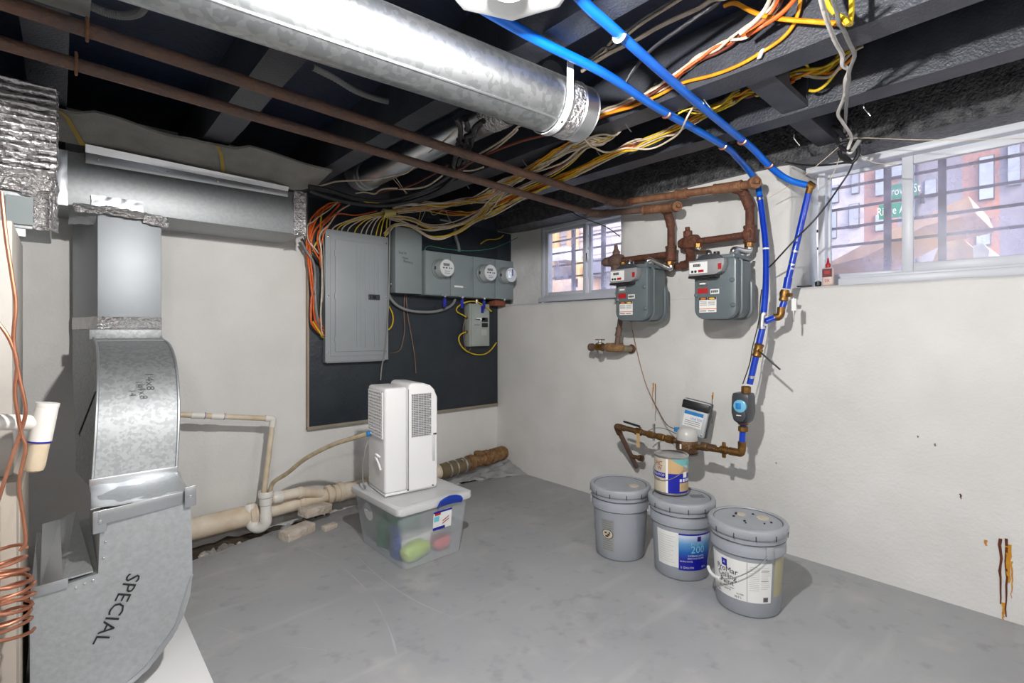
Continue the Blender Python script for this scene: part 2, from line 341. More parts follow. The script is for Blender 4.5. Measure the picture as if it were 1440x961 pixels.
def pier(u, v):
    k = [(.34, YP0), (.06, YP0), (.012, YP0 - .012), (0, YP0 - .05), (0, YP0 - .4), (0, YP0 - .75), (0, YP1 + .05), (.012, YP1 + .012), (.05, YP1), (.34, YP1 - .03)]
    q = u * (len(k) - 1); i = min(int(q), len(k) - 2); t = q - i; x = k[i][0] + (k[i + 1][0] - k[i][0]) * t; y = k[i][1] + (k[i + 1][1] - k[i][1]) * t; z = LEDGE - .03 + .75 * v
    return (x + lump(y, z, 7) * .7 * (1 if x < .05 else 0), y + .01 * noise.noise(V((z * 5, 1, x))), z)
MB().grid(pier, 36, 20).build('window_pier', PLASTER, wall_right, smooth=60)
MB().box((XW, W2B, LEDGE - .02), (.36, YN, 2.4)).build('upper_wall', PLASTER, wall_right)
struct(MB().box((XR, YN - .1, -.12), (.4, YN, 2.5)).build('wall_rear', PLASTER, smooth=0))
struct(MB().box((XR - .1, YN, -.12), (XR, .1, 2.5)).build('wall_side', PLASTER, smooth=0))
# ceiling with joists
ZJ = 2.12
ceiling = struct(MB().box((XR, YN, 2.34), (.4, .1, 2.40)).build('ceiling', SUBFL, smooth=0))
JO = [(-4.72, -4.61), (-4.1, -3.99), (-3.51, -3.40), (-2.995, -2.885), (-2.405, -2.290), (-1.81, -1.70), (-1.13, -1.01), (-.625, -.515)]
def rough_beam(x0, x1, z0, z1, y0, y1, seed):
    n = 40; m = MB()
    for i in range(n + 1):
        y = y0 + (y1 - y0) * i / n; j = lambda k, s=.005: s * noise.noise(V((y * 3, k, seed))) + .003 * noise.noise(V((y * 14, k, seed)))
        m.v += [V((x0 + j(0), y, z0 + j(1))), V((x0 + j(2) * .5, y, z1)), V((x1 + j(3) * .5, y, z1)), V((x1 + j(4), y, z0 + j(5)))]
    for i in range(n):
        a = i * 4
        for k in range(4): m.f.append((a + k, a + (k + 1) % 4, a + 4 + (k + 1) % 4, a + 4 + k))
    m.f += [(0, 1, 2, 3), (n * 4 + 3, n * 4 + 2, n * 4 + 1, n * 4)]
    return m
for i, (a, b) in enumerate(JO): rough_beam(a, b, ZJ, 2.35, YN, .05, i * 7).build('joist', BLACKW, ceiling, smooth=25, bevel=0)
rough_beam(-.03, .38, 2.105, 2.35, YN, .05, 99).build('sill_beam', SILLW, ceiling, smooth=25)
# blocking between joists
pb = atz(1115, 150, 2.14)
# the board has a cut-out that lets the cables through
HOLE = (-.835, -.635, 2.155, 2.285)
mm = MB()
for a_, b_ in (((-1.012, 2.13), (-.618, HOLE[2])), ((-1.012, HOLE[3]), (-.618, 2.335)), ((-1.012, HOLE[2]), (HOLE[0], HOLE[3])), ((HOLE[1], HOLE[2]), (-.618, HOLE[3]))): mm.box((a_[0], pb.y - .05, a_[1]), (b_[0], pb.y + .05, b_[1]))
mm.build('blocking', BLACKW, ceiling, smooth=0)
MB().box((-.515, -2.64, 2.15), (-.03, -2.55, 2.33)).build('blocking', BLACKW, ceiling, bevel=.004)
MB().box((-1.70, -.105, 2.13), (-1.13, -.03, 2.33)).build('blocking', BLACKW, ceiling, bevel=.004)
# bent nails sticking out of the joists
for px, py in ((838, 210), (880, 175), (990, 140), (1117, 195), (1215, 152), (735, 225), (655, 258)):
    p = atz(px, py, 2.12); MB().tube([p + V((0, 0, .02)), p, p + V((.012, -.02, -.035))], .0025, 6, sub=3).build('bent_nail', STEEL, ceiling)
# ------------------------------------------------------------------ windows
def bars_window(name, y0, y1, z0, z1, sash, meet, x=XW):
    root = bpy.data.objects.new(name, None); COL.objects.link(root); struct(root)
    t = .034
    def rim(ya, yb, za, zb, wd, xa, xb, nm, par):
        for A, B in (((xa, ya, za), (xb, ya - wd, zb)), ((xa, yb + wd, za), (xb, yb, zb)), ((xa, ya - wd, za), (xb, yb + wd, za + wd)), ((xa, ya - wd, zb - wd), (xb, yb + wd, zb))):
            MB().box(A, B).build(nm, VINYL, par, bevel=.004)
    rim(y0, y1, z0, z1, t, x - .01, x + .1, 'frame_bar', root)
    MB().box((x - .05, y0, z0 - .02), (x + .1, y1, z0 + .018)).build('window_stool', VINYL, root, bevel=.005)
    for (ya, yb, xo, wd) in sash:
        rim(ya, yb, z0 + t * .9, z1 - t * .9, wd, x + xo, x + xo + .03, 'sash_bar', root)
        MB().box((x + xo + .012, ya - wd, z0 + t + wd * .8), (x + xo + .016, yb + wd, z1 - t - wd * .8)).build('pane', GLASS, root)
    return root
gy = lambda px: atx(px, 350, XW).y
w1 = bars_window('window_1', YJ, YP0 - .04, 1.475, 2.105, [(gy(767), gy(824), .0, .032), (gy(822), YP0 - .03, .045, .03)], None)
p = atx(826, 362, XW - .012); MB().box((p.x - .012, p.y - .008, p.z - .035), (p.x, p.y + .008, p.z + .035)).build('sash_latch', STEEL, w1, bevel=.005)
w2 = bars_window('window_2', W2A, W2B, 1.465, 2.105, [(gy(1158), gy(1279), .045, .022), (gy(1268), W2B + .02, .0, .045)], None)
MB().box((XW - .055, W2A + .05, 2.07), (XW + .05, W2B, 2.125)).build('head_trim', VINYL, w2, bevel=.012)
# window bars outside
def security(name, label, y0, y1, x, hz, vy):
    t = thing(name, label, 'window bars')
    for z in hz: MB().box((x, y0, z - .007), (x + .012, y1, z + .007)).build('horizontal_bar', BARM, t)
    for y in vy: MB().box((x - .006, y - .016, 1.3), (x + .018, y + .016, 2.25)).build('vertical_bar', BARM, t)
XB = .42
security('window_bars', 'dark iron security bars outside the window above the paint pails', -2.2, -3.7, XB, [atx(1165, y, XB).z for y in (267, 297, 323, 348)], [atx(1248, 300, XB).y, atx(1325, 300, XB).y])
security('window_bars', 'dark iron security bars outside the window beside the electric meters', .0, -1.8, XB, [atx(793, y, XB).z for y in (338, 355, 373, 390)], [atx(848, 350, XB).y, atx(806, 350, XB).y])
# ------------------------------------------------------------------ outdoors
OUTW = M('pale_render', srgb(212, 206, 214), .8); OUTB = M('orange_brick_wall', srgb(186, 140, 128), .85, col2=srgb(170, 122, 110), vscale=30); OUTG = M('grey_siding', srgb(150, 146, 160), .8); WINDK = M('house_window_glass', srgb(178, 186, 200), .2, spec=.8); WINF = M('house_window_trim', srgb(96, 92, 104), .6); PALEW = M('pale_house_siding', srgb(226, 218, 222), .8); TANW = M('tan_timber', srgb(222, 180, 130), .8)
SIGNG = M('green_street_sign', srgb(0, 130, 96), .5); CARD = M('tan_cardboard', srgb(222, 190, 164), .8, col2=srgb(204, 168, 142), vscale=3); HEAP = M('rubble_heap', srgb(150, 128, 126), .95, col2=srgb(112, 96, 98), vscale=9, bump=1, bscale=12); PAVE = M('pavement', srgb(170, 164, 164), .9)
struct(MB().box((.45, -14, 1.0), (40, 30, 1.3)).build('ground', PAVE))
XH = 13.0
bld = thing('row_house', 'pale and brick apartment house with dark framed windows across the street', 'building')
def hx(px): return atx(px, 300, XH).y
for a, b, mt in ((1100, 1215, OUTW), (1215, 1262, OUTB), (1262, 1353, OUTG), (1353, 1406, OUTB), (1406, 1500, OUTG)):
    MB().box((XH, hx(a), 1.2), (XH + 5, hx(b), 11)).build('wall', mt, bld)
for (x0, x1, y0, y1) in ((1170, 1180, 262, 285), (1198, 1209, 244, 272), (1170, 1177, 297, 335), (1194, 1209, 288, 320), (1231, 1244, 240, 275), (1231, 1244, 302, 325), (1300, 1318, 254, 276), (1252, 1270, 228, 250), (1376, 1399, 222, 280), (1416, 1436, 205, 260), (1372, 1394, 310, 345)):
    a = atx(x0, y0, XH - .02); b2 = atx(x1, y1, XH - .02); zt = a.z; zb = b2.z
    wn = MB().box((XH - .06, a.y, zb), (XH, b2.y, zt)).build('window', WINF, bld)
    h = (a.y - b2.y) * .08
    MB().box((XH - .1, a.y - h, zb + h), (XH - .06, b2.y + h, zt - h)).build('pane', WINDK, wn)
XS = 7.0
sp = thing('street_sign', 'green street name signs on a pole outside the window', 'street sign')
pp = atx(1291, 300, XS); MB().cyl((XS, pp.y, 1.2), (XS, pp.y, 6), .04, 12).build('pole', WINF, sp)
for (a, b, y0, y1, s) in ((1250, 1290, 261, 275, 'Brown St'), (1236, 1282, 289, 303, 'Ridge Ave')):
    A = atx(a, y0, XS - .06); B = atx(b, y1, XS - .06)
    bl = MB().box((XS - .06, A.y, B.z), (XS - .05, B.y, A.z)).build('sign_blade', SIGNG, sp)
    text(s, (A.z - B.z) * .8, WHITEINK, V((XS - .064, (A.y + B.y) / 2, (A.z + B.z) / 2)), -YD, ZD, bl, sx=.62)
A = atx(1293, 272, XS - .1); B = atx(1300, 285, XS - .1); MB().box((XS - .1, A.y, B.z), (XS - .02, B.y, A.z)).build('signal_box', BLKPL, sp, bevel=.01)
# things piled outside
def slab_from(name, pts, x, dx, mat, label, cat):
    P = [atx(a, b_, x) for a, b_ in pts]; return tag(MB().prism(P, (dx, -.05, -.05)).build(name, mat, smooth=0), label, cat)
slab_from('cardboard_sheet', [(1150, 378), (1250, 325), (1362, 276), (1372, 300), (1300, 318), (1215, 362)], 1.0, .5, CARD, 'long tan folded cardboard sheet sloping up outside the window', 'cardboard')
slab_from('cardboard_box', [(1310, 446), (1310, 372), (1322, 342), (1354, 336), (1372, 352), (1376, 374), (1376, 448)], .8, .35, CARD, 'low tan flattened cardboard box on the ground outside the window', 'cardboard')
slab_from('plastic_bag', [(1368, 346), (1382, 342), (1391, 352), (1389, 368), (1387, 447), (1372, 447)], .58, .18, WHITEP, 'small white plastic bag beside the flattened cardboard outside', 'bag')
m = MB().grid(lambda u, v: (1.55 + 1.6 * u, -2.2 - 2.0 * v, 1.25 + .62 * math.sin(math.pi * min(1, u * .9 + .1)) * (.45 + .5 * v) + .09 * noise.noise(V((u * 5, v * 7, 2)))), 24, 30)
tag(m.build('rubble_heap', HEAP), 'brown heap of earth and rubble behind the cardboard outside', 'rubble')
# neighbour house seen through window 1
nb = thing('neighbour_house', 'pale clapboard house with a tan corner post outside the small window', 'building')
XN = 5.0
yA = atx(700, 350, XN).y; yB = atx(930, 350, XN).y
MB().box((XN, yA, 1.2), (XN + 3, yB, 6)).build('wall', PALEW, nb)
for k in range(26): MB().box((XN - .03, yA, 1.3 + k * .16), (XN, yB, 1.3 + k * .16 + .13)).build('clapboard', PALEW, nb, smooth=0)
for a, b in ((774, 780), (797, 807)): MB().box((XN - .25, atx(a, 350, XN - .25).y, 1.2), (XN - .1, atx(b, 350, XN - .25).y, 5)).build('post', TANW, nb)
for (a, b, y0, y1, mt) in ((779, 800, 351, 366, PALEW), (783, 793, 376, 392, WINF), (808, 818, 368, 405, TANW), (828, 880, 366, 384, OUTG), (776, 830, 396, 412, CARD)):
    A = atx(a, y0, XN - .5); B = atx(b, y1, XN - .5); MB().box((XN - .6, A.y, B.z), (XN - .1, B.y, A.z)).build('porch_block', mt, nb, bevel=.01)
# ================================================================== DUCTWORK, FURNACE, DRAIN (left wall)
def screw(p, n, par, r=.004, mat=CHROME, name='screw'):
    MB().lathe([(r, 0), (r * .9, .0015), (r * .4, .0025)], p, n, 8).build(name, mat, par)
# --- vertical return duct
rd = thing('return_air_duct', 'galvanized rectangular return duct dropping to the furnace with SPECIAL handwritten on it', 'duct')
def xl(y, z=0): return -2.778 + (y + .41) * .062          # left edge of the duct as it comes forward
WD = .243
FLu, FRu, BRu, BLu = V((-2.778, -.41, 0)), V((-2.535, -.405, 0)), V((-2.60, -.05, 0)), V((-2.858, -.05, 0))
def quadbox(c, z0, z1, g=0): 
    ce = sum(c, V()) / 4; q = [p + (p - ce).normalized() * g for p in c]
    return MB().hexa([p + V((0, 0, z0)) for p in q] + [p + V((0, 0, z1)) for p in q])
upper = quadbox([FLu, FRu, BRu, BLu], 1.205, 1.775).build('upper_section', GALVU, rd, bevel=.003)
quadbox([FLu, FRu, BRu, BLu], 1.212, 1.272, .004).build('foil_tape', FOIL, rd, bevel=.003)
# wrinkled tape where it meets the plenum
def wrinkle(fn, nu, nv, amp, name, par, mat=FOIL, seed=0, thick=.0012):
    def g(u, v): p = V(fn(u, v)); k = p * 38 + V((seed, 0, 0)); return p + V((noise.noise(k), noise.noise(k + V((3, 3, 3))), noise.noise(k + V((7, 1, 9))))) * amp
    return MB().grid(g, nu, nv).build(name, mat, par, solid=thick, smooth=25)
wrinkle(lambda u, v: (-2.80 + .19 * u, -.418, 1.775 + .05 * v), 16, 5, .004, 'foil_tape', rd, GALVS)
wrinkle(lambda u, v: (-2.86 + .25 * u, -.425 - .02 * (1 - v), 1.742 + .042 * v - .02 * abs(u - .5)), 24, 5, .010, 'foil_tape', rd, FOIL, 2)
wrinkle(lambda u, v: (-2.61 + .10 * u, -.432 - .01 * math.sin(v * 3), 1.722 + .05 * v - .01 * u), 12, 6, .013, 'foil_tape', rd, FOIL, 5)
wrinkle(lambda u, v: (-2.875 + .1 * u, -.36 + .05 * v - .06 * u, 1.76 - .06 * v), 8, 6, .008, 'foil_tape', rd, GALVD, 8)
# elbow: side profile swept across the width
front = smooth_path([(0, -.41, 1.21), (0, -.425, 1.172), (0, -.51, 1.160), (0, -.70, 1.140), (0, -.87, 1.075), (0, -.985, .96), (0, -1.04, .82), (0, -1.055, .63)], 4)
back = smooth_path([(0, -.05, 1.21), (0, -.06, 1.05), (0, -.16, .93), (0, -.38, .86), (0, -.56, .80), (0, -.64, .72), (0, -.66, .63)], 4)
def X0(p, bk): t = (1.21 - p.z) / .58; return (-2.858 if bk else -2.785 - .033 * t)
L = [V((X0(p, 0), p.y, p.z)) for p in front] + [V((X0(p, 1), p.y, p.z)) for p in reversed(back)]
R = [p + V((WD + (.0 if i < len(front) else .01), 0, 0)) for i, p in enumerate(L)]
m = MB(); n = len(L); m.v = L + R
for k in range(n): j = (k + 1) % n; m.f.append((k, j, n + j, n + k))
m.f += [tuple(range(n)), tuple(reversed(range(n, 2 * n)))]
elbow = m.build('elbow', GALV, rd, smooth=30)
for side, dx in ((L, -.004), (R, .004)):
    MB().tube([p + V((dx, -.002, .002)) for p in side[3:len(front)]], .005, 6).build('seam', GALVD, rd)
MB().tube([p + V((.0, -.004, .004)) for p in (L[9], R[9])], .003, 6).build('seam', GALVD, rd)
MB().box((-2.808, -.428, 1.166), (-2.536, -.405, 1.212)).build('collar', GALV, rd, bevel=.003)
MB().tube([(L[len(front) - 6].x - .004, -1.0, .98), (-2.85, -.80, .80)], .003, 6).build('tie_strap', BLKPL, rd); screw((-2.848, -.82, .80), (-1, 0, 0), rd, .008, BLKPL)
for s_, sz, dz in (('14x8', .036, 0), ('14', .03, -.002)):
    p = aty(207 if s_ == '14x8' else 193, 524 if s_ == '14x8' else 528, -.992); text(s_, sz, INK, V((p.x, -1.025 if s_ == '14x8' else -1.02, p.z - .03)) + V((0, -.03, 0)), V((.05, -.35, -1)), V((1, 0, .0)), rd)
# flange ledge and lower boot
MB().box((-2.83, -1.062, .625), (-2.565, -1.05, .675)).build('drive_cleat', GALVS, rd, bevel=.003)
ledge = MB().grid(lambda u, v: (-2.83 + .265 * u - .012 * (v - .5), -1.05 - .31 * v, .648 - .012 * math.sin(v * 3.1) + .006 * noise.noise(V((u * 5, v * 5, 0)))), 14, 10).build('ledge_sheet', GALVS, rd, solid=.003)
MB().obox((-2.694, -1.366, .628), (1, .05, .05), (0, 0, 1), (0, 1, 0), .25, .044, .006).build('drive_cleat', GALVS, rd, bevel=.002)
for x, z in ((-2.815, .61), (-2.575, .635)):
    c = MB().obox((x, -1.372, z), (1, 0, .06), (0, 0, 1), (0, 1, 0), .034, .07, .004).build('corner_clip', GALVS, rd, bevel=.002); screw((x, -1.374, z), (0, -1, 0), c, .006)
poly = [(-2.812, .64), (-2.575, .65), (-2.569, .50), (-2.567, .36)]
for k in range(1, 9):
    a = k / 8 * math.pi / 2; poly.append((-2.567 - .34 * (1 - math.cos(a)), .36 - .35 * math.sin(a)))
XBT = aty(42, 860, -1.36).x
poly += [(XBT, .008), (XBT, .43), (-2.90, .436), (-2.818, .445)]
m = MB().prism([(x, -1.36, z) for x, z in poly], (.0, .62, 0))
boot = m.build('boot', GALVD, rd, smooth=30)
MB().prism([(x, -1.363, z) for x, z in ((-2.9, .018), (-2.82, .03), (-2.70, .10), (-2.62, .2), (-2.572, .36), (-2.565, .36), (-2.61, .19), (-2.69, .09), (-2.82, .018))], (0, .004, 0)).build('edge_seam', GALVS, rd)
# sloped pan on top of the low leg
MB().prism([(-2.95, -1.35, .438), (-2.90, -1.35, .448), (-2.905, -.80, .475), (-2.955, -.80, .47)], (0, 0, .006)).build('pan_sheet', GALVS, rd)
MB().prism([(-2.90, -1.35, .446), (-2.83, -1.35, .45), (-2.86, -.80, .50), (-2.905, -.80, .475)], (0, 0, .005)).build('pan_sheet', GALVD, rd)
MB().obox((-2.925, -1.367, .442), (1, 0, .05), (0, 0, 1), (0, 1, 0), .075, .03, .004).build('drive_cleat', GALVS, rd, bevel=.001)
for x, z in ((-2.80, .585), (-2.80, .54), (-2.805, .49), (-2.87, .42), (-2.85, .425), (-2.83, .428)): screw((x, -1.362, z), (0, -1, 0), rd, .004)
p = aty(164, 856, -1.362); text('SPECIAL', .054, INK, (p.x, -1.3625, p.z), V((-.42, 0, -.9)), V((.9, 0, -.42)), rd, sx=1.1)
tag(MB().box((-3.0, -1.5, .0), (-2.52, -.9, .008)).build('floor_pad', WHITEP, bevel=.002), 'thin white pad on the floor under the galvanized return duct', 'pad')
# --- plenum along the left wall
pl = thing('supply_plenum', 'long flat galvanized plenum duct running along the left wall under the joists', 'duct')
MB().box((-3.7, -.40, 1.768), (-1.845, -.025, 2.01)).build('casing', M('grey_plenum_sheet', (.34, .355, .365), .5, .7, col2=(.29, .30, .31), vscale=60), pl, bevel=.004)
wrinkle(lambda u, v: (-1.905 + .068 * u, -.404, 1.762 + .255 * v), 6, 22, .006, 'foil_tape', pl, FOIL, 4)
wrinkle(lambda u, v: (-2.915 + .035 * u, -.403, 1.765 + .245 * v), 5, 14, .002, 'foil_tape', pl, GALVS, 3)
A, B, C_, D = aty(120, 204, -.43), aty(405, 264, -.43), aty(405, 277, -.43), aty(120, 229, -.43)
MB().hexa([D, C_, C_ + V((0, .01, 0)), D + V((0, .01, 0)), A, B, B + V((0, .01, 0)), A + V((0, .01, 0))]).build('angle_flange', GALVS, pl, bevel=.002)
E1 = aty(120, 212, -.43); E2 = aty(405, 268, -.43); MB().hexa([A.lerp(D, .4), B.lerp(C_, .4), B.lerp(C_, .4) + V((0, .01, 0)), A.lerp(D, .4) + V((0, .01, 0)), A + V((0, -.018, .0)), B + V((0, -.018, 0)), B, A]).build('flange_lip', CHROME, pl)
for k in (.05, .35, .6, .85): q = A.lerp(B, k).lerp(D.lerp(C_, k), .7); screw(q + V((0, -.001, 0)), (0, -1, 0), pl, .005)
# --- felt blanket over it
top = smooth_path([aty(*p, -.66) for p in ((60, 143), (95, 149), (160, 165), (220, 187), (262, 196), (300, 194), (340, 203), (380, 215), (430, 232), (467, 240))], 4)
bot = smooth_path([aty(*p, -.415) for p in ((60, 194), (95, 201), (160, 211), (220, 223), (262, 232), (300, 240), (340, 248), (380, 256), (415, 268), (445, 262))], 4)
def felt(u, v):
    k = u * (len(top) - 1); i = min(int(k), len(top) - 2); t = k - i; a = top[i].lerp(top[i + 1], t); b_ = bot[i].lerp(bot[i + 1], t)
    q = b_.lerp(a, v)
    for j0, j1 in JO:
        k_ = max(0, min(1, (min(q.x - j0, j1 - q.x) + .09) / .07))
        if k_ > 0 and q.z > 2.092: q.z += (2.092 - q.z) * k_
    q.y -= .03 * math.sin(v * math.pi) * (.6 + .5 * math.sin(u * 11)); q.z += .004 * noise.noise(V((u * 9, v * 4, 0))); return q
bk = tag(MB().grid(felt, 50, 12).build('duct_blanket', FELT, solid=.012, smooth=60), 'sagging grey felt insulation blanket draped above the flat plenum', 'insulation')
for (a, b_) in (((97, 152), (142, 207)), ((305, 199), (323, 246))):
    u0, u1 = (.075, .145) if a[0] < 200 else (.56, .585)
    MB().grid(lambda s, t: felt(u0 + (u1 - u0) * t + .014 * s, 1 - t) + V((0, -.016, -.003)), 2, 12).build('strap', YTAPE, bk, solid=.002)
# --- foil wrapped duct above the furnace
fw = thing('foil_wrapped_duct', 'silver ribbed bubble foil wrapped duct above the furnace', 'duct')
def ribs(u, v):
    z = 1.715 + .305 * v; y = -1.10 - .022 * abs(math.sin(v * math.pi * 13)) ** .6 + .006 * noise.noise(V((u * 14, v * 30, 0)))
    return (-3.7 + .785 * u, y, z - .004 * math.sin(u * 4))
MB().grid(ribs, 60, 130).build('ribbed_wrap', FOILD, fw, smooth=60)
MB().box((-3.7, -1.095, 1.72), (-2.922, -.70, 2.02)).build('inner_duct', FOILD, fw, bevel=.01)
wrinkle(lambda u, v: (-2.93 + .02 * u, -1.112 + .05 * u, 1.54 + .485 * v), 4, 40, .007, 'foil_tape', fw, FOIL, 6)
low = MB().box((-3.10, -1.08, 1.54), (-2.93, -.75, 1.72)).build('lower_collar', GALVD, fw, bevel=.006)
wrinkle(lambda u, v: (-3.10 + .175 * u, -1.09 - .035 * v * (1 - v) * 4, 1.655 + .075 * v), 22, 8, .014, 'foil_tape', fw, FOIL, 9)
wrinkle(lambda u, v: (-2.975 + .05 * u, -1.09, 1.54 + .13 * v), 8, 14, .009, 'foil_tape', fw, FOIL, 12)
MB().box((-3.035, -1.092, 1.553), (-2.972, -1.086, 1.645)).build('access_plate', PANELD, fw)
MB().box((-3.03, -1.08, 1.515), (-2.99, -1.02, 1.54)).build('bracket', GALVD, fw)
# --- furnace
XF = aty(24, 700, -1.5).x
fu = thing('furnace', 'beige enamelled furnace cabinet beside the return duct', 'furnace')
MB().box((-3.66, -1.50, .03), (XF, -.86, .80)).build('cabinet', BEIGE, fu, bevel=.006)
MB().box((-3.62, -1.512, .08), (XF - .03, -1.50, .745)).build('door', BEIGE, fu, bevel=.005)
MB().box((XF - .002, -1.44, .08), (XF + .004, -.92, .74)).build('side_panel', BEIGE, fu, bevel=.003)
MB().box((-3.66, -1.42, .80), (XF - .012, -.90, 1.51)).build('coil_case', M('pale_coil_case', srgb(186, 180, 172), .5), fu, bevel=.005)
MB().box((-3.65, -1.49, 0), (XF - .01, -.88, .03)).build('plinth', DKGREY, fu)
# condensate pipe
cp = thing('condensate_pipe', 'white PVC tee with a capped leg on the furnace drain pipe', 'pipe')
T0, T1 = aty(66, 573, -1.56), aty(47, 664, -1.56)
rr = .024
MB().cyl(T0, T0.lerp(T1, .52), rr, 20).build('tee', PVC, cp); MB().lathe([(rr, 0), (rr * 1.04, .004), (rr * 1.04, .012)], T0, T0 - T1, 20).build('tee_lip', PVC, cp)
MB().tube([T0.lerp(T1, .5), T0.lerp(T1, .9), T0.lerp(T1, .97), T1], rr, 20, rs=[rr * .9, rr * .9, rr * .8, rr * .4]).build('capped_leg', PVCY, cp)
MB().cyl(T0.lerp(T1, .52), T0.lerp(T1, .545), rr * 1.01, 20).build('primer_ring', BLUEL, cp)
MB().cyl(aty(-60, 592, -1.55), T0.lerp(T1, .25), rr * .86, 20).build('pipe', PVC, cp)
# copper lines with a coil
cl = thing('copper_line_set', 'pair of bare copper lines ending in a loose coil beside the furnace', 'copper tube')
for pts in (((2, 270), (8, 330), (17, 390), (22, 430), (19, 480), (27, 530), (36, 575), (30, 605), (18, 640), (2, 690), (-14, 740)), ((-6, 450), (12, 475), (24, 510), (21, 555), (30, 610), (36, 632), (27, 680), (33, 730), (36, 762), (28, 775))):
    MB().tube([aty(x, y, -1.62) for x, y in pts], .0042, 8, sub=6).build('line', COPPER, cl)
c0 = aty(14, 775, -1.62); pts = []
for k in range(9 * 14 + 1):
    a = k / 14 * math.tau; r_ = .042 + .012 * min(1, k / 60) + .004 * math.sin(k * .37); pts.append(c0 + V((r_ * math.cos(a) - .012, r_ * math.sin(a) * .9, -.205 * (k / 126) ** .9 + .006 * math.sin(a * 1.3))))
MB().tube(pts, .0042, 8).build('coil', COPPER, cl)
# --- round ducts
du = thing('round_main_duct', 'large shiny round galvanized duct hung under the joists', 'duct')
hd = math.radians(-5.7); dd = V((math.cos(hd), math.sin(hd), 0)); Q = V((-2.775, -2.038, 2.017)); RD = .1
def along(x): return Q + dd * ((x - Q.x) / dd.x)
XE = -1.475
MB().lathe([(RD, 0), (RD, (XE - .10 + 3.6) / dd.x)], along(-3.6), dd, 64).build('pipe', GALVR, du, smooth=40)
pn = V((-dd.y, dd.x, 0))
MB().tube([along(-3.6) + pn * -.062 + V((0, 0, -.079)), along(XE - .1) + pn * -.062 + V((0, 0, -.079))], .004, 6).build('lock_seam', GALVS, du)
e0 = along(XE - .10)
MB().lathe([(RD * .985, 0), (RD * 1.0, .004), (RD * .97, .02), (RD * .99, .05), (RD * 1.03, .054), (RD * 1.03, .062), (RD * .99, .066), (RD * .985, .115), (RD * 1.01, .118), (RD * .98, .121)], e0, dd, 48).build('end_cap', GALVS, du, smooth=40)
def tapew(u, v): a = u * math.tau; r_ = RD * 1.012 + .0015 * noise.noise(V((u * 40, v * 8, 0))); return e0 + dd * (-.005 + .05 * v) + pn * r_ * math.cos(a) + ZD * r_ * math.sin(a)
MB().grid(tapew, 90, 8).build('foil_tape', FOIL, du, smooth=30)
es = along(XE - .135)
m = MB()
pts = [es + pn * (RD + .004) * math.cos(a) + ZD * (RD + .004) * math.sin(a) for a in [math.radians(170 + k * 10) for k in range(0, 20)]]
pts = [es + pn * -(RD + .004) + ZD * .105] + pts + [es + pn * (RD + .004) + ZD * .105]
for q in pts: m.v += [q - dd * .014, q + dd * .014]
for k in range(len(pts) - 1): a = k * 2; m.f.append((a, a + 1, a + 3, a + 2))
m.build('hanger_strap', M('white_strap', (.7, .72, .72), .4), du, solid=.003)
screw(es + pn * -(RD + .006) * .6 + ZD * -(RD + .006) * .8, pn * -.6 - ZD * .8, du, .006)
d2 = thing('round_branch_duct', 'thin shiny round branch duct tucked between two joists', 'duct')
MB().cyl((-1.44, -.36, 2.205), (-1.44, -2.02, 2.205), .082, 40).build('pipe', GALVS, d2)
MB().lathe([(.084, 0), (.088, .006), (.083, .05), (.088, .055), (.083, .06)], (-1.44, -.42, 2.205), YD, 40).build('crimped_collar', GALVD, d2)
MB().tube([(-1.44, -.37, 2.205), (-1.44, -.31, 2.207), (-1.44, -.25, 2.235), (-1.44, -.225, 2.30)], .082, 30, sub=4).build('elbow', GALVD, d2)
wrinkle(lambda u, v: (-1.44 + .086 * math.cos(u * math.tau), -1.62 - .12 * v, 2.205 + .086 * math.sin(u * math.tau)), 40, 8, .005, 'foil_tape', d2, FOIL, 4)
# flexible conduits up there
for pts, lab in ((((440, 95), (470, 110), (500, 128), (530, 139), (546, 143)), 'thin grey flexible conduit between the joists behind the round duct'), (((126, 8), (150, 18), (175, 22), (195, 18), (205, 6)), 'short grey flexible conduit curling beside the ceiling board')):
    P_ = smooth_path([atz(x, y, 2.22) for x, y in pts], 14); m = MB(); m.tube(P_, .011, 8, rs=[.0115 + .0018 * (i % 2) for i in range(len(P_))])
    tag(m.build('flexible_conduit', GRYC), lab, 'conduit')
A, B = atz(45, -40, 2.105), atz(126, 24, 2.105); MB().box((A.x, A.y - .1, 2.10), (B.x, B.y, 2.12)).build('ceiling_scrap', M('grey_board', (.3, .3, .28), .7), ceiling, bevel=.002)
# --- drain
dr = thing('condensate_drain', 'aged thin PVC drain pipe dropping from the duct into the white trap', 'pipe')
E0 = aty(384, 589, -.20); S0 = aty(225, 582, -.20); B0 = V((-2.013, -.211, .222))
MB().cyl(S0, E0, .0155, 16).build('pipe', PVCY, dr)
for t0, t1 in ((.25, .36), (.42, .53)): MB().cyl(S0.lerp(E0, t0), S0.lerp(E0, t1), .019, 16).build('coupling', PVC, dr); MB().cyl(S0.lerp(E0, t1), S0.lerp(E0, t1 + .005), .0195, 16).build('primer_ring', BLUEL, dr)
dn = (B0 - E0).normalized(); dx = (E0 - S0).normalized()
MB().tube([E0 - dx * .045, E0 - dx * .01, E0 + dn * .01 , E0 + dn * .05], .020, 16, sub=4).build('elbow', PVC, dr)
MB().cyl(E0 + dn * .02, B0, .0155, 16).build('pipe', PVCY, dr)
tr = thing('drain_trap', 'white PVC floor trap cup receiving the thin drain pipe and hose', 'drain trap')
c = V((-2.0, -.21, 0))
MB().lathe([(.002, .205), (.033, .205), (.036, .253), (.040, .255), (.042, .25), (.042, .222), (.036, .215), (.035, .175), (.03, .17), (.03, .125), (.033, .12), (.033, .075)], c, ZD, 24).build('cup', PVC, tr)
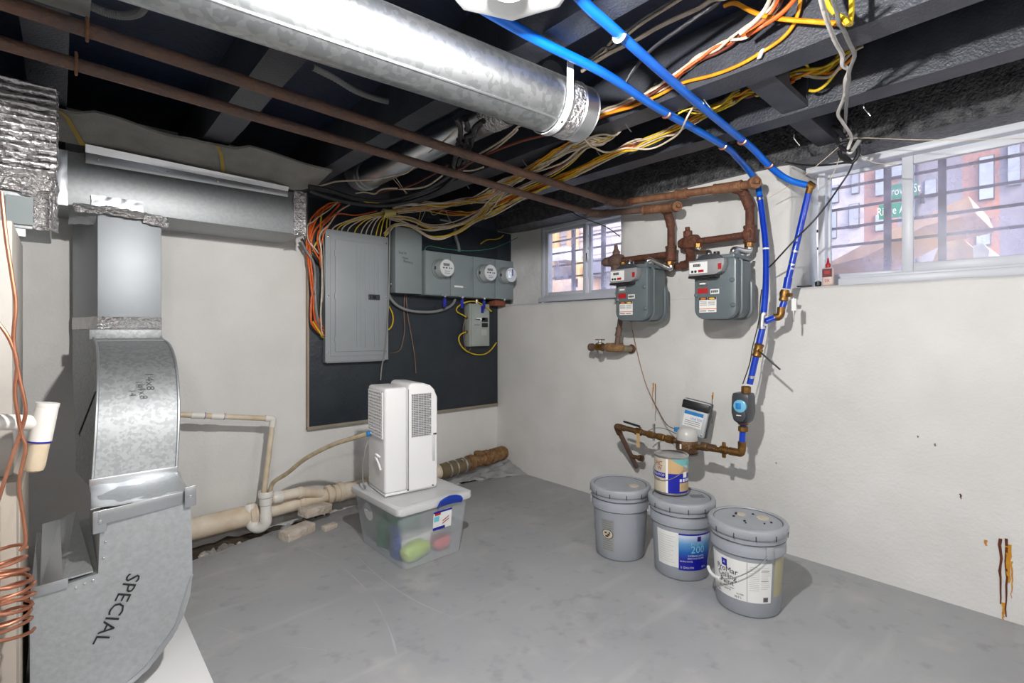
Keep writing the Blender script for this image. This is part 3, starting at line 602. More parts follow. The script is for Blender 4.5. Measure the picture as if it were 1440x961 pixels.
MB().tube([c + V((0, 0, .085)), c + V((-.004, .004, .058)), c + V((-.032, .024, .038)), c + V((-.062, .048, .055)), c + V((-.07, .06, .12)), c + V((-.07, .075, .17))], .033, 20, sub=5).build('bend', PVC, tr)
sw = thing('sewer_pipe', 'dusty cream sewer pipe lying along the foot of the left wall', 'pipe')
MB().cyl((-2.95, -.14, .085), (-2.03, -.125, .105), .062, 28).build('pipe', CLAYP, sw)
MB().lathe([(.062, 0), (.07, .004), (.07, .03), (.062, .034)], (-2.075, -.125, .104), (1, 0, .02), 28).build('hub', CLAYP, sw)
MB().cyl((-2.0, -.12, .10), (-1.52, -.11, .115), .044, 24).build('pipe', CLAYP, sw)
MB().cyl((-1.55, -.11, .115), (-.715, -.13, .112), .056, 28).build('pipe', CLAYP, sw)
for x, r_ in ((-1.78, .05), (-1.60, .062), (-1.52, .064), (-1.3, .063)): MB().lathe([(r_ - .004, 0), (r_, .003), (r_, .03), (r_ - .004, .033)], (x, -.114, .11 + (x + 1.78) * .03), (1, 0, .03), 28).build('hub', CLAYP, sw)
MB().tube([(-1.96, -.17, .19), (-1.88, -.165, .19), (-1.76, -.15, .18), (-1.64, -.13, .14)], .031, 20, sub=4).build('branch', CLAYP, sw)
MB().lathe([(.034, 0), (.036, .004), (.036, .05), (.034, .054)], (-1.95, -.17, .19), (1, .03, 0), 20).build('hub', PVC, sw)
MB().lathe([(.034, 0), (.036, .003), (.036, .03), (.034, .033)], (-1.80, -.155, .185), (1, .12, -.08), 20).build('hub', CLAYP, sw)
ci = thing('cast_iron_drain', 'corroded brown cast iron drain pipe with a cleanout in the corner', 'pipe')
a0, a1 = V((-.50, -.13, .118)), V((-.01, -.10, .14)); ad = (a1 - a0).normalized()
MB().cyl(a0, a1, .052, 28).build('pipe', IRONC, ci)
for t, r_, l in ((.14, .064, .05), (.5, .066, .05), (.66, .06, .15)): MB().lathe([(r_ - .008, 0), (r_, .006), (r_, l - .006), (r_ - .008, l)], a0.lerp(a1, t), ad, 28).build('hub', IRONC, ci)
q = a0.lerp(a1, .38); MB().lathe([(.042, .02), (.046, .056), (.046, .068), (.036, .07)], q, (0, -.15, 1), 24).build('cleanout_cap', IRONC, ci)
MB().cyl(a0.lerp(a1, -.45), a0.lerp(a1, .1), .060, 28).build('rubber_coupling', M('olive_coupling', srgb(112, 98, 72), .6), ci)
for t in (-.30, -.16, .02): MB().lathe([(.061, 0), (.063, .002), (.063, .012), (.061, .014)], a0.lerp(a1, t), ad, 28).build('clamp', STEEL, ci)
q = a0.lerp(a1, -.05); MB().obox(q + V((0, -.045, .055)), ad, (0, 1, 0), ZD, .015, .03, .012).build('clamp_screw', STEEL, ci)
# hose from the dehumidifier to the trap
hp = [V((-1.648, -.800, .634)), aty(495, 617, -.72), aty(465, 627, -.58), aty(430, 645, -.44), aty(405, 665, -.33), V((-1.968, -.235, .30)), V((-1.981, -.214, .215))]
tag(MB().tube(hp, .0125, 12, sub=8).build('drain_hose', HOSE), 'clear yellowed hose arching from the dehumidifier into the drain trap', 'hose')
# painted bricks by the trench
for (px, py, rz, rx, lab) in ((418, 746, .35, .0, 'whitewashed brick lying flat below another by the drain trap'), (441, 727, .30, .1, 'whitewashed brick tilted on top beside the sewer pipe'), (463, 737, .2, 0, 'small whitewashed brick fragment at the edge of the trench')):
    p = atz(px, py, .03); p.y -= .022 if px == 441 else 0; sx, sy, sz = (.19, .09, .055) if px < 450 else (.09, .05, .03)
    z0 = {418: -.004, 441: .052, 463: -.004}[px]
    mb = MB().box((-sx / 2, -sy / 2, 0), (sx / 2, sy / 2, sz)); Rm = Matrix.Translation((p.x, p.y, z0)) @ Matrix.Rotation(rz, 4, 'Z') @ Matrix.Rotation(rx, 4, 'Y')
    mb.v = [Rm @ v for v in mb.v]; tag(mb.build('brick', BRICKM, bevel=.006), lab, 'brick')
# ================================================================== ELECTRICAL BOARD (left wall)
bd = thing('electrical_backboard', 'black painted plywood backboard carrying the electrical boxes', 'backboard')
MB().box((-1.68, -.022, .565), (-.02, .004, 2.10)).build('plywood', BOARDM, bd, bevel=.002)
for a_, b_ in ((-1.68, -1.14), (-1.0, -.635), (-.505, -.045)): MB().box((a_, -.022, 2.10), (b_, .004, 2.335)).build('plywood_strip', BOARDM, bd)
MB().box((-.02, -.022, LEDGE + .02), (.14, .004, 2.092)).build('plywood_return', BOARDM, bd, bevel=.002)
MB().box((-1.69, -.03, .545), (-.02, .008, .567)).build('bottom_trim', M('dirty_plaster_lip', srgb(150, 140, 126), .8, bump=.3), bd, bevel=.004)
MB().box((-1.69, -.028, .565), (-1.678, .008, 1.76)).build('side_trim', M('pale_wood_edge', srgb(176, 160, 142), .8), bd, bevel=.003)
# --- breaker panel
bp = thing('breaker_panel', 'tall grey breaker panel with a door and small black latch', 'breaker panel')
MB().box((-1.588, -.092, .99), (-1.16, -.022, 1.875)).build('back_box', PANELG, bp, bevel=.003)
MB().box((-1.600, -.101, .998), (-1.137, -.092, 1.888)).build('cover', PANELG, bp, bevel=.004)
for z0, z1, x0, x1, t in ((1.035, 1.855, -1.567, -1.165, .004),): MB().box((x0, -.101 - t, z0), (x1, -.101, z1)).build('raised_field', PANELG, bp, bevel=.003)
door = MB().box((-1.535, -.113, 1.065), (-1.178, -.105, 1.825)).build('door', PANELG, bp, bevel=.004)
for x, z0, z1 in ((-1.385, 1.10, 1.80), (-1.355, 1.10, 1.80), (-1.32, 1.42, 1.80), (-1.285, 1.42, 1.80), (-1.25, 1.42, 1.80), (-1.215, 1.10, 1.80), (-1.32, 1.09, 1.36), (-1.25, 1.09, 1.36)): MB().box((x - .004, -.117, z0), (x + .004, -.113, z1)).build('rib', PANELG, door, bevel=.0018)
q0 = aty(518, 414, -.113); q1 = aty(534, 422.5, -.113)
lt = MB().box((q0.x, -.117, q1.z), (q1.x, -.113, q0.z)).build('latch', DKGREY, door, bevel=.001); MB().box((q0.x + .03, -.122, q1.z + .008), (q0.x + .055, -.117, q0.z - .008)).build('latch_slider', BLKPL, lt)
for x in (-1.58, -1.155):
    for z in (1.06, 1.44, 1.84): screw((x, -.101, z), (0, -1, 0), bp, .007)
for z in (1.15, 1.44, 1.73): MB().cyl((-1.537, -.110, z - .02), (-1.537, -.110, z + .02), .004, 8).build('hinge', PANELG, door)
# --- grey box with handwriting
gb = thing('junction_box', 'narrow grey metal box with handwriting beside the breaker panel', 'electrical box')
MB().box((-1.108, -.15, 1.489), (-.893, -.022, 1.962)).build('case', PANELD, gb, bevel=.003)
MB().box((-1.112, -.156, 1.484), (-.889, -.15, 1.966)).build('cover', PANELD, gb, bevel=.002)
for s_, px, py in (('2nd Fl', 564, 356), ('main', 568, 363), ('Battery', 572, 368.5)):
    q = aty(px + 2, py, -.1565); text(s_, .027, INK, q, V((1, 0, -.1)), ZD, gb)
MB().lathe([(.014, 0), (.014, .012), (.011, .014), (.011, .022)], (-1.112, -.09, 1.55), (-1, 0, 0), 12).build('conduit_hub', STEEL, gb); screw((-.99, -.156, 1.497), (0, -1, 0), gb, .005)
# --- meter bank
mbk = thing('meter_bank', 'wide grey meter socket cabinet with four covers', 'meter cabinet')
zt, zb = 1.817, 1.481
MB().box((-.868, -.165, zb), (.034, -.022, zt)).build('case', PANELD, mbk, bevel=.002)
xs_ = [-.868] + [aty(px, 390, -.17).x for px in (633, 665, 696)] + [.034]
for a, b_ in zip(xs_, xs_[1:]): MB().box((a + .003, -.172, zb + .004), (b_ - .003, -.165, zt - .004)).build('cover', PANELD, mbk, bevel=.002)
for px in (624.5, 649, 680, 708):
    q = aty(px, 417.5 + (px - 624) * .055, -.172); h = MB().box((q.x - .03, -.18, zb - .002), (q.x + .03, -.172, zb + .014)).build('hasp', PANELD, mbk, bevel=.002)
    MB().lathe([(.009, 0), (.011, .003), (.009, .006)], (q.x, -.181, zb - .004), (0, -1, 0), 12).build('seal_ring', STEEL, h)
    if px < 700: MB().box((q.x - .014, -.182, zb - .09), (q.x + .014, -.177, zb - .02)).build('seal_tag', BLUEL, h, bevel=.003)
q = aty(639, 404, -.1725); plate(q, XD, ZD, .085, .014, -YD).build('number_sticker', PAPER, mbk)
MB().lathe([(.012, 0), (.012, .03)], (-.88, -.09, 1.76), (1, 0, 0), 10).build('lock_nut', STEEL, mbk)
def emeter(x, z, r, label, kind):
    t = thing('electric_meter', label, 'electric meter')
    MB().lathe([(r * 1.12, 0), (r * 1.12, .012), (r * 1.05, .016), (r * 1.0, .03)], (x, -.172, z), (0, -1, 0), 36).build('socket_ring', PANELD, t)
    MB().lathe([(r * .97, 0), (r * .95, .055), (r * .93, .075)], (x, -.19, z), (0, -1, 0), 36).build('barrel', M('pale_meter_shell', (.55, .56, .55), .35), t)
    MB().lathe([(r * .90, 0), (r * .90, .002)], (x, -.265, z), (0, -1, 0), 36).build('dial', PAPER, t)
    d = t
    if kind == 'lcd':
        MB().box((x - r * .5, -.2685, z + r * .2), (x + r * .3, -.267, z + r * .48)).build('display', M('lcd_grey', (.14, .15, .14), .3), t)
        for k, wd in ((-.55, .2), (-.2, .22), (.25, .15), (.5, .15)): MB().box((x + k * r, -.2685, z - r * .08), (x + (k + wd) * r, -.267, z + r * .06)).build('print_mark', INK, t)
        for k in (-.4, -.6): MB().box((x - .35 * r, -.2683, z + r * k), (x + .35 * r, -.267, z + r * k + .004)).build('print_line', GREYINK, t)
    else:
        MB().box((x + r * .1, -.2685, z - r * .1), (x + r * .3, -.267, z + r * .75)).build('display', BLUEL, t); MB().box((x - r * .6, -.2683, z - r * .4), (x, -.267, z + r * .4)).build('blank_plate', CHROME, t)
    MB().lathe([(r * .98, 0), (r * .99, .02), (r * .96, .095), (r * .8, .106), (r * .4, .108)], (x, -.178, z), (0, -1, 0), 36).build('glass_dome', COVERG, t)
    MB().box((x - r * 1.0, -.215, z - .012), (x - r * .93, -.20, z + .012)).build('side_port', BLKPL, t)
emeter(-.735, 1.686, .070, 'round electric meter with a display alone on the wide left cover', 'lcd')
emeter(-.305, 1.684, .070, 'round electric meter with a display next to the blank round cover', 'lcd')
emeter(-.078, 1.683, .066, 'round electric meter socket with a plain metal face beside the window cheek', 'blank')
# --- small disconnect
sb = thing('disconnect_box', 'small pale grey disconnect box hanging under the meter cabinet', 'electrical box')
SBG = M('pale_grey_enamel', srgb(160, 166, 160), .45)
MB().box((-.39, -.092, 1.078), (-.183, -.022, 1.437)).build('case', SBG, sb, bevel=.003)
MB().box((-.372, -.1, 1.08), (-.18, -.092, 1.435)).build('cover', SBG, sb, bevel=.003)
q = aty(678, 438, -.1005); MB().box((q.x - .012, -.104, 1.36), (q.x + .016, -.1, 1.42)).build('seal_tag', BLUEL, sb, bevel=.002)
q = aty(677, 447, -.101); plate((q.x - .05, -.1005, q.z - .02), XD, ZD, .09, .018, -YD).build('sticker', PAPER, sb)
for dz in (0, -.045): plate((-.265, -.1005, 1.285 + dz), XD, ZD, .065, .036, -YD).build('rating_label', INK, sb)
for dz in (0, -.045): plate((-.345, -.1005, 1.30 + dz), XD, ZD, .06, .008, -YD).build('print_line', GREYINK, sb)
plate((-.27, -.1005, 1.17), XD, ZD, .06, .05, -YD).build('sticker', M('pale_sticker', srgb(178, 182, 176), .5), sb)
for z in (1.32, 1.20): MB().lathe([(.012, 0), (.012, .01)], (-.39, -.06, z), (-1, 0, 0), 10).build('cable_clamp', BRASS, sb)
MB().lathe([(.016, 0), (.016, .04)], (-.29, -.06, 1.437), ZD, 12).build('conduit_nipple', STEEL, sb)
tag(MB().box((-.14, -.13, 1.425), (-.02, -.0225, 1.475)).build('brick_stub', M('raw_brick', srgb(140, 80, 56), .9, bump=.8), bevel=.008), 'rough brown brick end showing under the meter cabinet corner', 'brick')
# ------------------------------------------------------------------ cables: paths are collected here and laid out clear of each other at the end
CABLES = []
def cable(pts, r, mat, label, group=None, cat='cable', name='electrical_cable', sub=6, n=6, pin=True):
    CABLES.append(dict(p=smooth_path(pts, sub), r=r, mat=mat, label=label, group=group, cat=cat, name=name, n=n, pin=pin))
def pt(p):
    if isinstance(p, Vector): return p
    x, y, pl, v = p; return {'x': atx, 'y': aty, 'z': atz}[pl](x, y, v)
CN = {id(YEL): 'yellow', id(ORG): 'orange', id(WHT): 'cream', id(GRYC): 'grey', id(BLKC): 'black', id(OYL): 'amber', id(BRNC): 'brown'}
def bundle(ctrl, mats, tail, group, jit=.012, r=.0045, cat='cable', seed=0):
    P = [pt(p) for p in ctrl]; rnd = random.Random(seed)
    for i, mt in enumerate(mats):
        off = V((rnd.uniform(-1, 1), rnd.uniform(-1, 1), rnd.uniform(-1, 1))) * jit
        Q_ = []
        for k, p in enumerate(P): Q_.append(p + off * (.7 + .5 * math.sin(k * 1.7 + i)) + V((rnd.uniform(-1, 1), rnd.uniform(-1, 1), rnd.uniform(-1, 1))) * jit * .45)
        cable(Q_, r, mt, CN[id(mt)] + ' ' + tail, group, pin=False)
# fan into the top of the breaker panel
ends = [(466, 329, WHT), (473, 329, YEL), (480, 328, WHT), (488, 330, WHT), (498, 331, YEL), (507, 332, WHT), (514, 332, WHT), (521, 333, WHT), (528, 334, YEL), (534, 334, YEL), (541, 336, YEL)]
for i, (x, y, mt) in enumerate(ends):
    hx_, hy_ = 533 + i * 1.6, 300 + (i % 3) * 2
    mid = ((x * .55 + hx_ * .45), 309 + (5 - i) * .25 * 2)
    cable([aty(hx_ + 8, hy_ - 3, -.14), aty(hx_, hy_, -.13), aty(mid[0], mid[1] - 3 + i * .4, -.12), aty(x + 2, y - 9, -.08), aty(x, y + 2, -.07)], .0045, mt, CN[id(mt)] + ' cable fanning into the top of the breaker panel', 'cables fanning into the breaker panel')
st = aty(546, 300, -.14); tag(MB().grid(lambda u, v: st + V((-.045 + .09 * v, .036 * math.cos(u * math.tau), .03 * math.sin(u * math.tau) - .012 + .018 * v)), 28, 4).build('cable_tape', M('pale_yellow_tape', srgb(214, 200, 120), .6), solid=.002), 'pale yellow tape binding the cable bundle above the breaker panel', 'tape')
# orange and grey cables looping down the left edge of the panel
LG = 'cables looping down the left side of the breaker panel'
for i, (pts, mt, r) in enumerate([
    (((482, 283), (456, 291), (441, 312), (432, 345), (437, 385), (441, 430), (450, 455), (459, 462)), ORG, .0065),
    (((478, 287), (462, 305), (444, 322), (434, 350), (440, 400), (437, 440), (441, 459), (456, 470)), ORG, .0065),
    (((465, 285), (448, 295), (436, 312), (434, 335), (446, 360), (459, 369)), ORG, .005),
    (((530, 297), (500, 303), (475, 300), (462, 310), (450, 322), (446, 335), (458, 366)), ORG, .005),
    (((472, 285), (455, 292), (451, 310), (451, 330), (440, 350), (436, 370)), YEL, .0055),
    (((440, 452), (445, 462), (452, 470), (459, 475)), YEL, .005),
    (((475, 284), (462, 296), (445, 307), (433, 318), (434, 340), (445, 352), (459, 359)), WHT, .0045),
    (((492, 288), (473, 300), (462, 318), (449, 330), (452, 355), (453, 400), (451, 440), (460, 470)), WHT, .005),
    (((488, 290), (466, 303), (452, 318), (455, 345), (456, 390), (453, 425)), GRYC, .0055),
    (((470, 286), (450, 300), (438, 325), (434, 360), (439, 410), (443, 450), (455, 468)), ORG, .006),
    (((484, 290), (468, 308), (455, 330), (450, 360), (458, 380)), ORG, .005),
    (((424, 340), (432, 355), (442, 372), (443, 410), (445, 440), (458, 464)), GRYC, .008),
    (((424, 336), (434, 350), (446, 365), (460, 372)), BLKC, .009)]):
    LP = [aty(x, y, -.10 - .008 * (i % 4)) for x, y in pts]
    if pts[-1][0] >= 455: LP[-1].y = -.07; LP[-1].x = -1.615; LP.append(V((-1.583, -.057, LP[-1].z)))
    cable(LP, r, mt, CN[id(mt)] + ' cable looping beside the left edge of the breaker panel', LG)
# trunk from the hub across the ceiling
HUB = [(556, 296, 'y', -.16), (600, 292, 'y', -.25), (650, 284, 'y', -.45), (685, 275, 'z', 2.03), (703, 262, 'z', 2.07), (738, 243, 'z', 2.085), (783, 215, 'z', 2.095), (815, 199, 'z', 2.10), (832, 190, 'z', 2.125), V((-.96, -2.0, 2.19)), V((-.95, -2.25, 2.2))]
TA = 'ceiling cables crossing above the meter bank'
bundle(HUB, [WHT, YEL, WHT, WHT, OYL, WHT, YEL, WHT, YEL, WHT], 'cable in the high bundle sweeping from the panel to the ceiling', TA, .02, .0045, seed=1)
bundle([(548, 305, 'y', -.15), (575, 310, 'y', -.2), (603, 320, 'y', -.28), (640, 318, 'y', -.4), (672, 303, 'y', -.55), (690, 285, 'z', 2.02), (715, 262, 'z', 2.06), (745, 243, 'z', 2.08), (790, 215, 'z', 2.09), (815, 200, 'z', 2.10), (832, 190, 'z', 2.125), V((-.96, -2.05, 2.19))], [WHT, WHT, YEL, WHT, YEL, WHT, WHT, YEL, WHT], 'cable sagging below the high bundle over the meter bank', TA, .026, .0045, seed=2)
bundle([(541, 330, 'y', -.08), (555, 317, 'y', -.14), (578, 318, 'y', -.18), (600, 332, 'y', -.22), (618, 335, 'y', -.28), (645, 326, 'y', -.38), (672, 308, 'y', -.55), (694, 299, 'z', 1.99), (733, 278, 'z', 2.04), (771, 262, 'z', 2.07), (820, 240, 'z', 2.085), (880, 209, 'z', 2.11), (957, 178, 'z', 2.145), (1030, 140, 'z', 2.165)], [YEL, YEL, WHT, WHT], 'cable in the lowest loop dipping behind the grey box', TA, .012, .0048, seed=3)
bundle([(600, 292, 'y', -.2), (640, 300, 'y', -.3), (672, 297, 'y', -.45), (700, 287, 'z', 2.02), (735, 272, 'z', 2.06), (775, 256, 'z', 2.08), (822, 236, 'z', 2.09), (880, 208, 'z', 2.11), (920, 196, 'z', 2.13), (957, 178, 'z', 2.145), (1010, 150, 'z', 2.165), (1062, 126, 'z', 2.18), V((-.735, pb.y + .09, 2.205)), V((-.735, pb.y - .03, 2.215))], [ORG, YEL, BRNC, OYL, WHT, YEL], 'cable in the bundle strapped along the joist behind the blue pipes', 'cables along the joist behind the blue pipes', .016, .0048, seed=4)
cable([pt(p) for p in ((822, 196, 'z', 2.09), (850, 215, 'z', 2.07), (880, 208, 'z', 2.06), (915, 210, 'z', 2.06), (945, 195, 'z', 2.07), (957, 185, 'z', 2.07), (966, 165, 'z', 2.075), (975, 150, 'z', 2.12))], .004, WHT, 'thin cream cable drooping in a loop below the joist behind the blue pipes')
for k in range(3): cable([pt((930 + 12 * k, 158 + k, 'x', -.99)), pt((955 + 10 * k, 152 - k, 'x', -.98)), pt((985 + 10 * k, 160 - 3 * k, 'x', -.9)), pt((1040, 130 - 4 * k, 'x', -.85))], .0045, (YEL, WHT, YEL)[k], ('yellow', 'cream', 'yellow')[k] + ' short cable emerging under the joist between the blue pipes', 'short cables between the blue pipes')
bundle([(556, 290, 'y', -.2), (580, 286, 'y', -.3), (620, 287, 'y', -.4), (655, 280, 'y', -.55), (690, 284, 'z', 2.02), (715, 272, 'z', 2.05), (760, 250, 'z', 2.08), (800, 228, 'z', 2.095), (826, 205, 'z', 2.10), (840, 190, 'z', 2.125), V((-.96, -2.1, 2.19))], [WHT, ORG, WHT, YEL, WHT], 'cable crossing over the other cables near the top of the backboard', TA, .02, .0045, seed=11)
# cables on the joist face behind the lamp
bundle([(838, 165, 'x', -1.15), (880, 148, 'x', -1.15), (933, 121, 'x', -1.15), (960, 102, 'x', -1.15), (985, 82, 'x', -1.15), (1002, 73, 'x', -1.15), (1035, 55, 'x', -1.16), (1062, 36, 'x', -1.17), (1085, 15, 'x', -1.18), (1100, -10, 'x', -1.18)], [WHT, WHT, ORG, WHT, BRNC, WHT], 'cable clipped along the joist face crossed by the upper blue pipe', 'cables along the joist face', .010, .0052, seed=5)
cable([pt(p) for p in ((836, 165, 'x', -1.16), (880, 152, 'x', -1.16), (925, 135, 'x', -1.15), (958, 117, 'x', -1.145), (1005, 106, 'x', -1.14), (1045, 90, 'x', -1.14), (1073, 73, 'x', -1.14), (1100, 55, 'x', -1.145), (1120, 30, 'x', -1.15), (1127, -10, 'x', -1.16))], .0062, OYL, 'bright amber cable held to the joist by a white staple')
q = atx(1070, 76, -1.15); tag(MB().obox(q, (0, 1, 0), (0, -.5, 1), (1, 0, 0), .012, .03, .012).build('cable_clip', WHITEP, bevel=.003), 'small white staple holding the amber cable to the joist', 'clip')
XK = -1.19
for pts, mt, lab in ((((1018, -12), (1045, 10), (1075, 23), (1110, 28), (1150, 31), (1190, 34)), OYL, 'thick amber cable crossing in front of the joist to the hanging cables'), (((1125, -12), (1105, 15), (1075, 35), (1050, 50)), ORG, 'thick orange cable running off the top of the joist'), (((1197, -15), (1198, 15), (1195, 36)), YEL, 'thick bright yellow cable dropping straight down by the hanging cables'), (((1158, -15), (1168, 15), (1185, 28), (1193, 34)), YEL, 'yellow cable curving behind the hanging white cable'), (((1085, -12), (1080, 10), (1062, 30), (1040, 48)), WHT, 'cream cable curling off the joist face')):
    XK -= .0165
    cable([atx(x, y, XK) for x, y in pts], .0075, mt, lab)
for pts, mt, r, lab in ((((818, 100), (850, 78), (893, 57), (925, 38), (970, 17), (1020, -4), (1100, -40)), WHT, .008, 'thick cream cable in the bay above the upper blue pipe'), (((818, 95), (868, 57), (910, 28), (952, 2), (990, -25)), WHT, .0055, 'thin cream cable rising steeply in the bay above the upper blue pipe'), (((815, 92), (862, 62), (900, 30), (925, 14), (970, -15)), GRYC, .0055, 'thin grey cable in the bay above the upper blue pipe'), (((880, 115), (890, 100), (902, 83), (925, 62), (960, 38), (1010, 0), (1050, -40)), BLKC, .007, 'black cable in the bay above the upper blue pipe')):
    cable([atx(x, y, -1.4) for x, y in pts], r, mt, lab)
# joist bay behind the blocking
bundle([(1060, 124, 'x', -.735), V((-.735, pb.y + .07, 2.225)), V((-.735, pb.y - .06, 2.225)), (1135, 104, 'x', -.72), (1160, 100, 'x', -.72), (1178, 88, 'x', -.72), (1190, 76, 'x', -.72), (1200, 66, 'x', -.72)], [YEL, WHT, YEL, WHT, OYL, YEL, WHT], 'cable gathered behind the joist blocking near the hanging cables', 'cables behind the blocking', .03, .0055, seed=6)
cable([atx(x, y, -.70) for x, y in ((1185, 90), (1172, 105), (1160, 122), (1148, 130), (1138, 127))], .006, YEL, 'loose yellow cable tail curling below the blocking')
# hanging cables over the window
W_ = [(1152, -12, 'z', 2.10), (1160, 20, 'z', 2.10), (1168, 42, 'z', 2.10), (1175, 60, 'z', 2.10), (1186, 80, 'z', 2.10), (1182, 95, 'z', 2.095), (1196, 98, 'z', 2.09), (1190, 112, 'z', 2.09), (1188, 135, 'z', 2.09), (1178, 160, 'z', 2.085), (1185, 172, 'z', 2.08), (1198, 195, 'x', -.24), (1190, 212, 'x', -.2), (1194, 220, 'x', -.2), (1201, 210, 'x', -.2)]
cable([pt(p) for p in W_], .0068, M('white_cord', srgb(226, 220, 214), .4), 'white cable hanging in kinks from the joists in front of the window')
cable([pt(p) for p in ((1168, -12, 'z', 2.09), (1180, 25, 'z', 2.09), (1194, 60, 'z', 2.09), (1203, 79, 'z', 2.09), (1196, 92, 'z', 2.09), (1192, 120, 'z', 2.085), (1190, 150, 'z', 2.08), (1188, 185, 'x', -.3))], .006, GRYC, 'grey cable hanging beside the kinked white cable')
sp_ = thing('wire_splice', 'tangled black taped wire splice hanging in front of the window', 'wire splice')
for pts in (((1170, 178), (1176, 180), (1184, 190), (1188, 196)), ((1178, 205), (1190, 200), (1205, 203), (1206, 218), (1198, 228), (1188, 222)), ((1186, 180), (1192, 172), (1196, 182), (1190, 192)), ((1180, 212), (1184, 222), (1196, 228), (1186, 218)), ((1176, 196), (1184, 208), (1198, 212), (1208, 200))):
    MB().tube([atx(x, y, -.2) for x, y in pts], .009, 8, sub=5).build('taped_loop', BLKPL, sp_)
q = atx(1204, 205, -.21); MB().obox(q, (0, -.5, .8), (1, 0, 0), (0, .8, .5), .05, .012, .016).build('connector', GRYC, sp_)
for pts, r, mt, lab in ((((1180, 206), (1150, 232), (1120, 255), (1082, 278)), .0018, WHT, 'thin white string from the splice down to the blue pipe'), (((1184, 206), (1178, 230), (1168, 252), (1160, 264)), .0018, WHT, 'thin white string hanging from the splice to the window frame'), (((1182, 195), (1220, 194), (1300, 197), (1440, 195), (1500, 192)), .0018, WHT, 'thin white string stretched from the splice above the window'), (((1203, 212), (1215, 222), (1230, 230), (1260, 231)), .0022, WHT, 'short white wire tail curving from the splice across the window')):
    cable([atx(x, y, -.17) for x, y in pts], r, mt, lab, cat='wire', name='thin_wire')
cable([atx(x, y, -.18 - .05 * max(0, min(1, (y - 256) / 50))) for x, y in ((1207, 215), (1199, 230), (1196, 240), (1185, 256), (1165, 285), (1145, 310), (1120, 335), (1095, 362))] + [atx(1087, 371, -.205), atx(1081.5, 376, -.19)], .004, BLKC, 'black cable dropping from the splice past the blue pipes')
cable([atx(x, y, -.12) for x, y in ((1199, 228), (1180, 230), (1155, 233), (1125, 232), (1105, 228))], .005, BLKC, 'black cable lying along the top of the window')
# dark conduits and loose wires above the panel
def under(x, y, v, lim=2.085):
    p = aty(x, y, v); return p if p.z < lim else atz(x, y, lim)
for k, pts in enumerate((((434, 262), (465, 268), (500, 279), (545, 282), (590, 270), (625, 252), (645, 232), (660, 195), (655, 168)), ((436, 268), (470, 280), (515, 288), (560, 287), (610, 272), (640, 248), (652, 215), (648, 180), (640, 166)), ((640, 235), (646, 215), (655, 195), (668, 178), (680, 170)))):
    P_ = [under(x, y, -.5 - .03 * k) for x, y in pts]; cable(P_, .012, BLKC, 'thick black cable arching under the joists over the breaker panel', 'thick black cables', n=8)
cable([under(x, y, -.40) for x, y in ((440, 264), (463, 258), (475, 255), (520, 253), (550, 248), (570, 244), (582, 235))], .005, WHT, 'cream cable strung loosely below the branch duct')
cable([under(x, y, -.44) for x, y in ((500, 272), (515, 270), (527, 274), (533, 268), (545, 265), (575, 266), (600, 262), (622, 247))], .005, WHT, 'cream cable looping along the black cables')
cable([under(x, y, -.42) for x, y in ((530, 272), (545, 268), (575, 262), (610, 245), (630, 232))], .005, BRNC, 'brown cable beside the black cables under the joists')
cable([under(x, y, -.45) for x, y in ((510, 282), (522, 286), (532, 285), (545, 280))], .005, YEL, 'short yellow cable end under the black cables')
for k, (a, b_) in enumerate((((603, 215), (655, 168)), ((668, 220), (735, 175)), ((676, 222), (728, 182)), ((640, 240), (660, 228)), ((645, 240), (680, 235)))): cable([atz(*a, 2.1 - .004 * k), atz((a[0] + b_[0]) / 2, (a[1] + b_[1]) / 2 + 3, 2.1 - .004 * k), atz(*b_, 2.1 - .004 * k)], .0045, WHT, 'short cream cable crossing the joist beside the branch duct', 'short cream cables by the branch duct')
cable([atz(x, y, 2.075) for x, y in ((640, 240), (690, 215), (735, 198), (775, 188))], .006, BRNC, 'brown cable running under the end of the round main duct')
for pts in (((551, 249), (562, 262), (575, 274)), ((556, 249), (566, 264), (571, 273))): cable([under(x, y, -.39) for x, y in pts], .0018, WHT, 'thin cream wire tail dangling from the loose cable', 'thin wire tails', cat='wire', name='thin_wire')
for pts in (((592, 295), (590, 305), (588, 315)), ((605, 292), (608, 304), (622, 296)), ((627, 296), (632, 310), (644, 318)), ((650, 283), (655, 270)), ((600, 293), (592, 310), (586, 318))): cable([aty(x, y, -.3) for x, y in pts], .002, random.choice([WHT, YEL]), 'thin wire tail hanging from the ceiling cable bundle', 'hanging wire tails', cat='wire', name='thin_wire')
# wires on the board
cable([aty(x, y, -.13) for x, y in ((549, 302), (548, 330), (547, 400), (545, 450), (542, 490), (537, 515), (535, 535))], .0055, GRYC, 'grey cable hanging straight down across the breaker panel')
cable([V((-1.125, -.078, 1.54)), V((-1.125, -.078, 1.475))] + [aty(x, y, -.07) for x, y in ((556, 428), (575, 437), (605, 439), (625, 435), (637, 428), (640, 421))], .011, GRYC, 'thick grey conduit sagging from the panel to the meter cabinet', cat='conduit', name='flexible_conduit', n=10)
cable([aty(x, y, -.09) for x, y in ((646, 354), (644, 342), (640, 333), (640, 322))], .013, GRYC, 'short grey conduit rising from the top of the meter cabinet', cat='conduit', name='conduit', n=10)
for pts, lab in ((((569, 413), (568, 440), (569, 465), (566, 482), (562, 494), (548, 497)), 'bare brown wire bending to the lower edge of the breaker panel'), (((571, 413), (573, 440), (578, 470), (583, 500), (585, 525)), 'bare brown wire hanging down behind the dehumidifier')):
    cable([aty(x, y, -.03) for x, y in pts], .0032, COPPERW, lab, cat='wire', name='ground_wire')
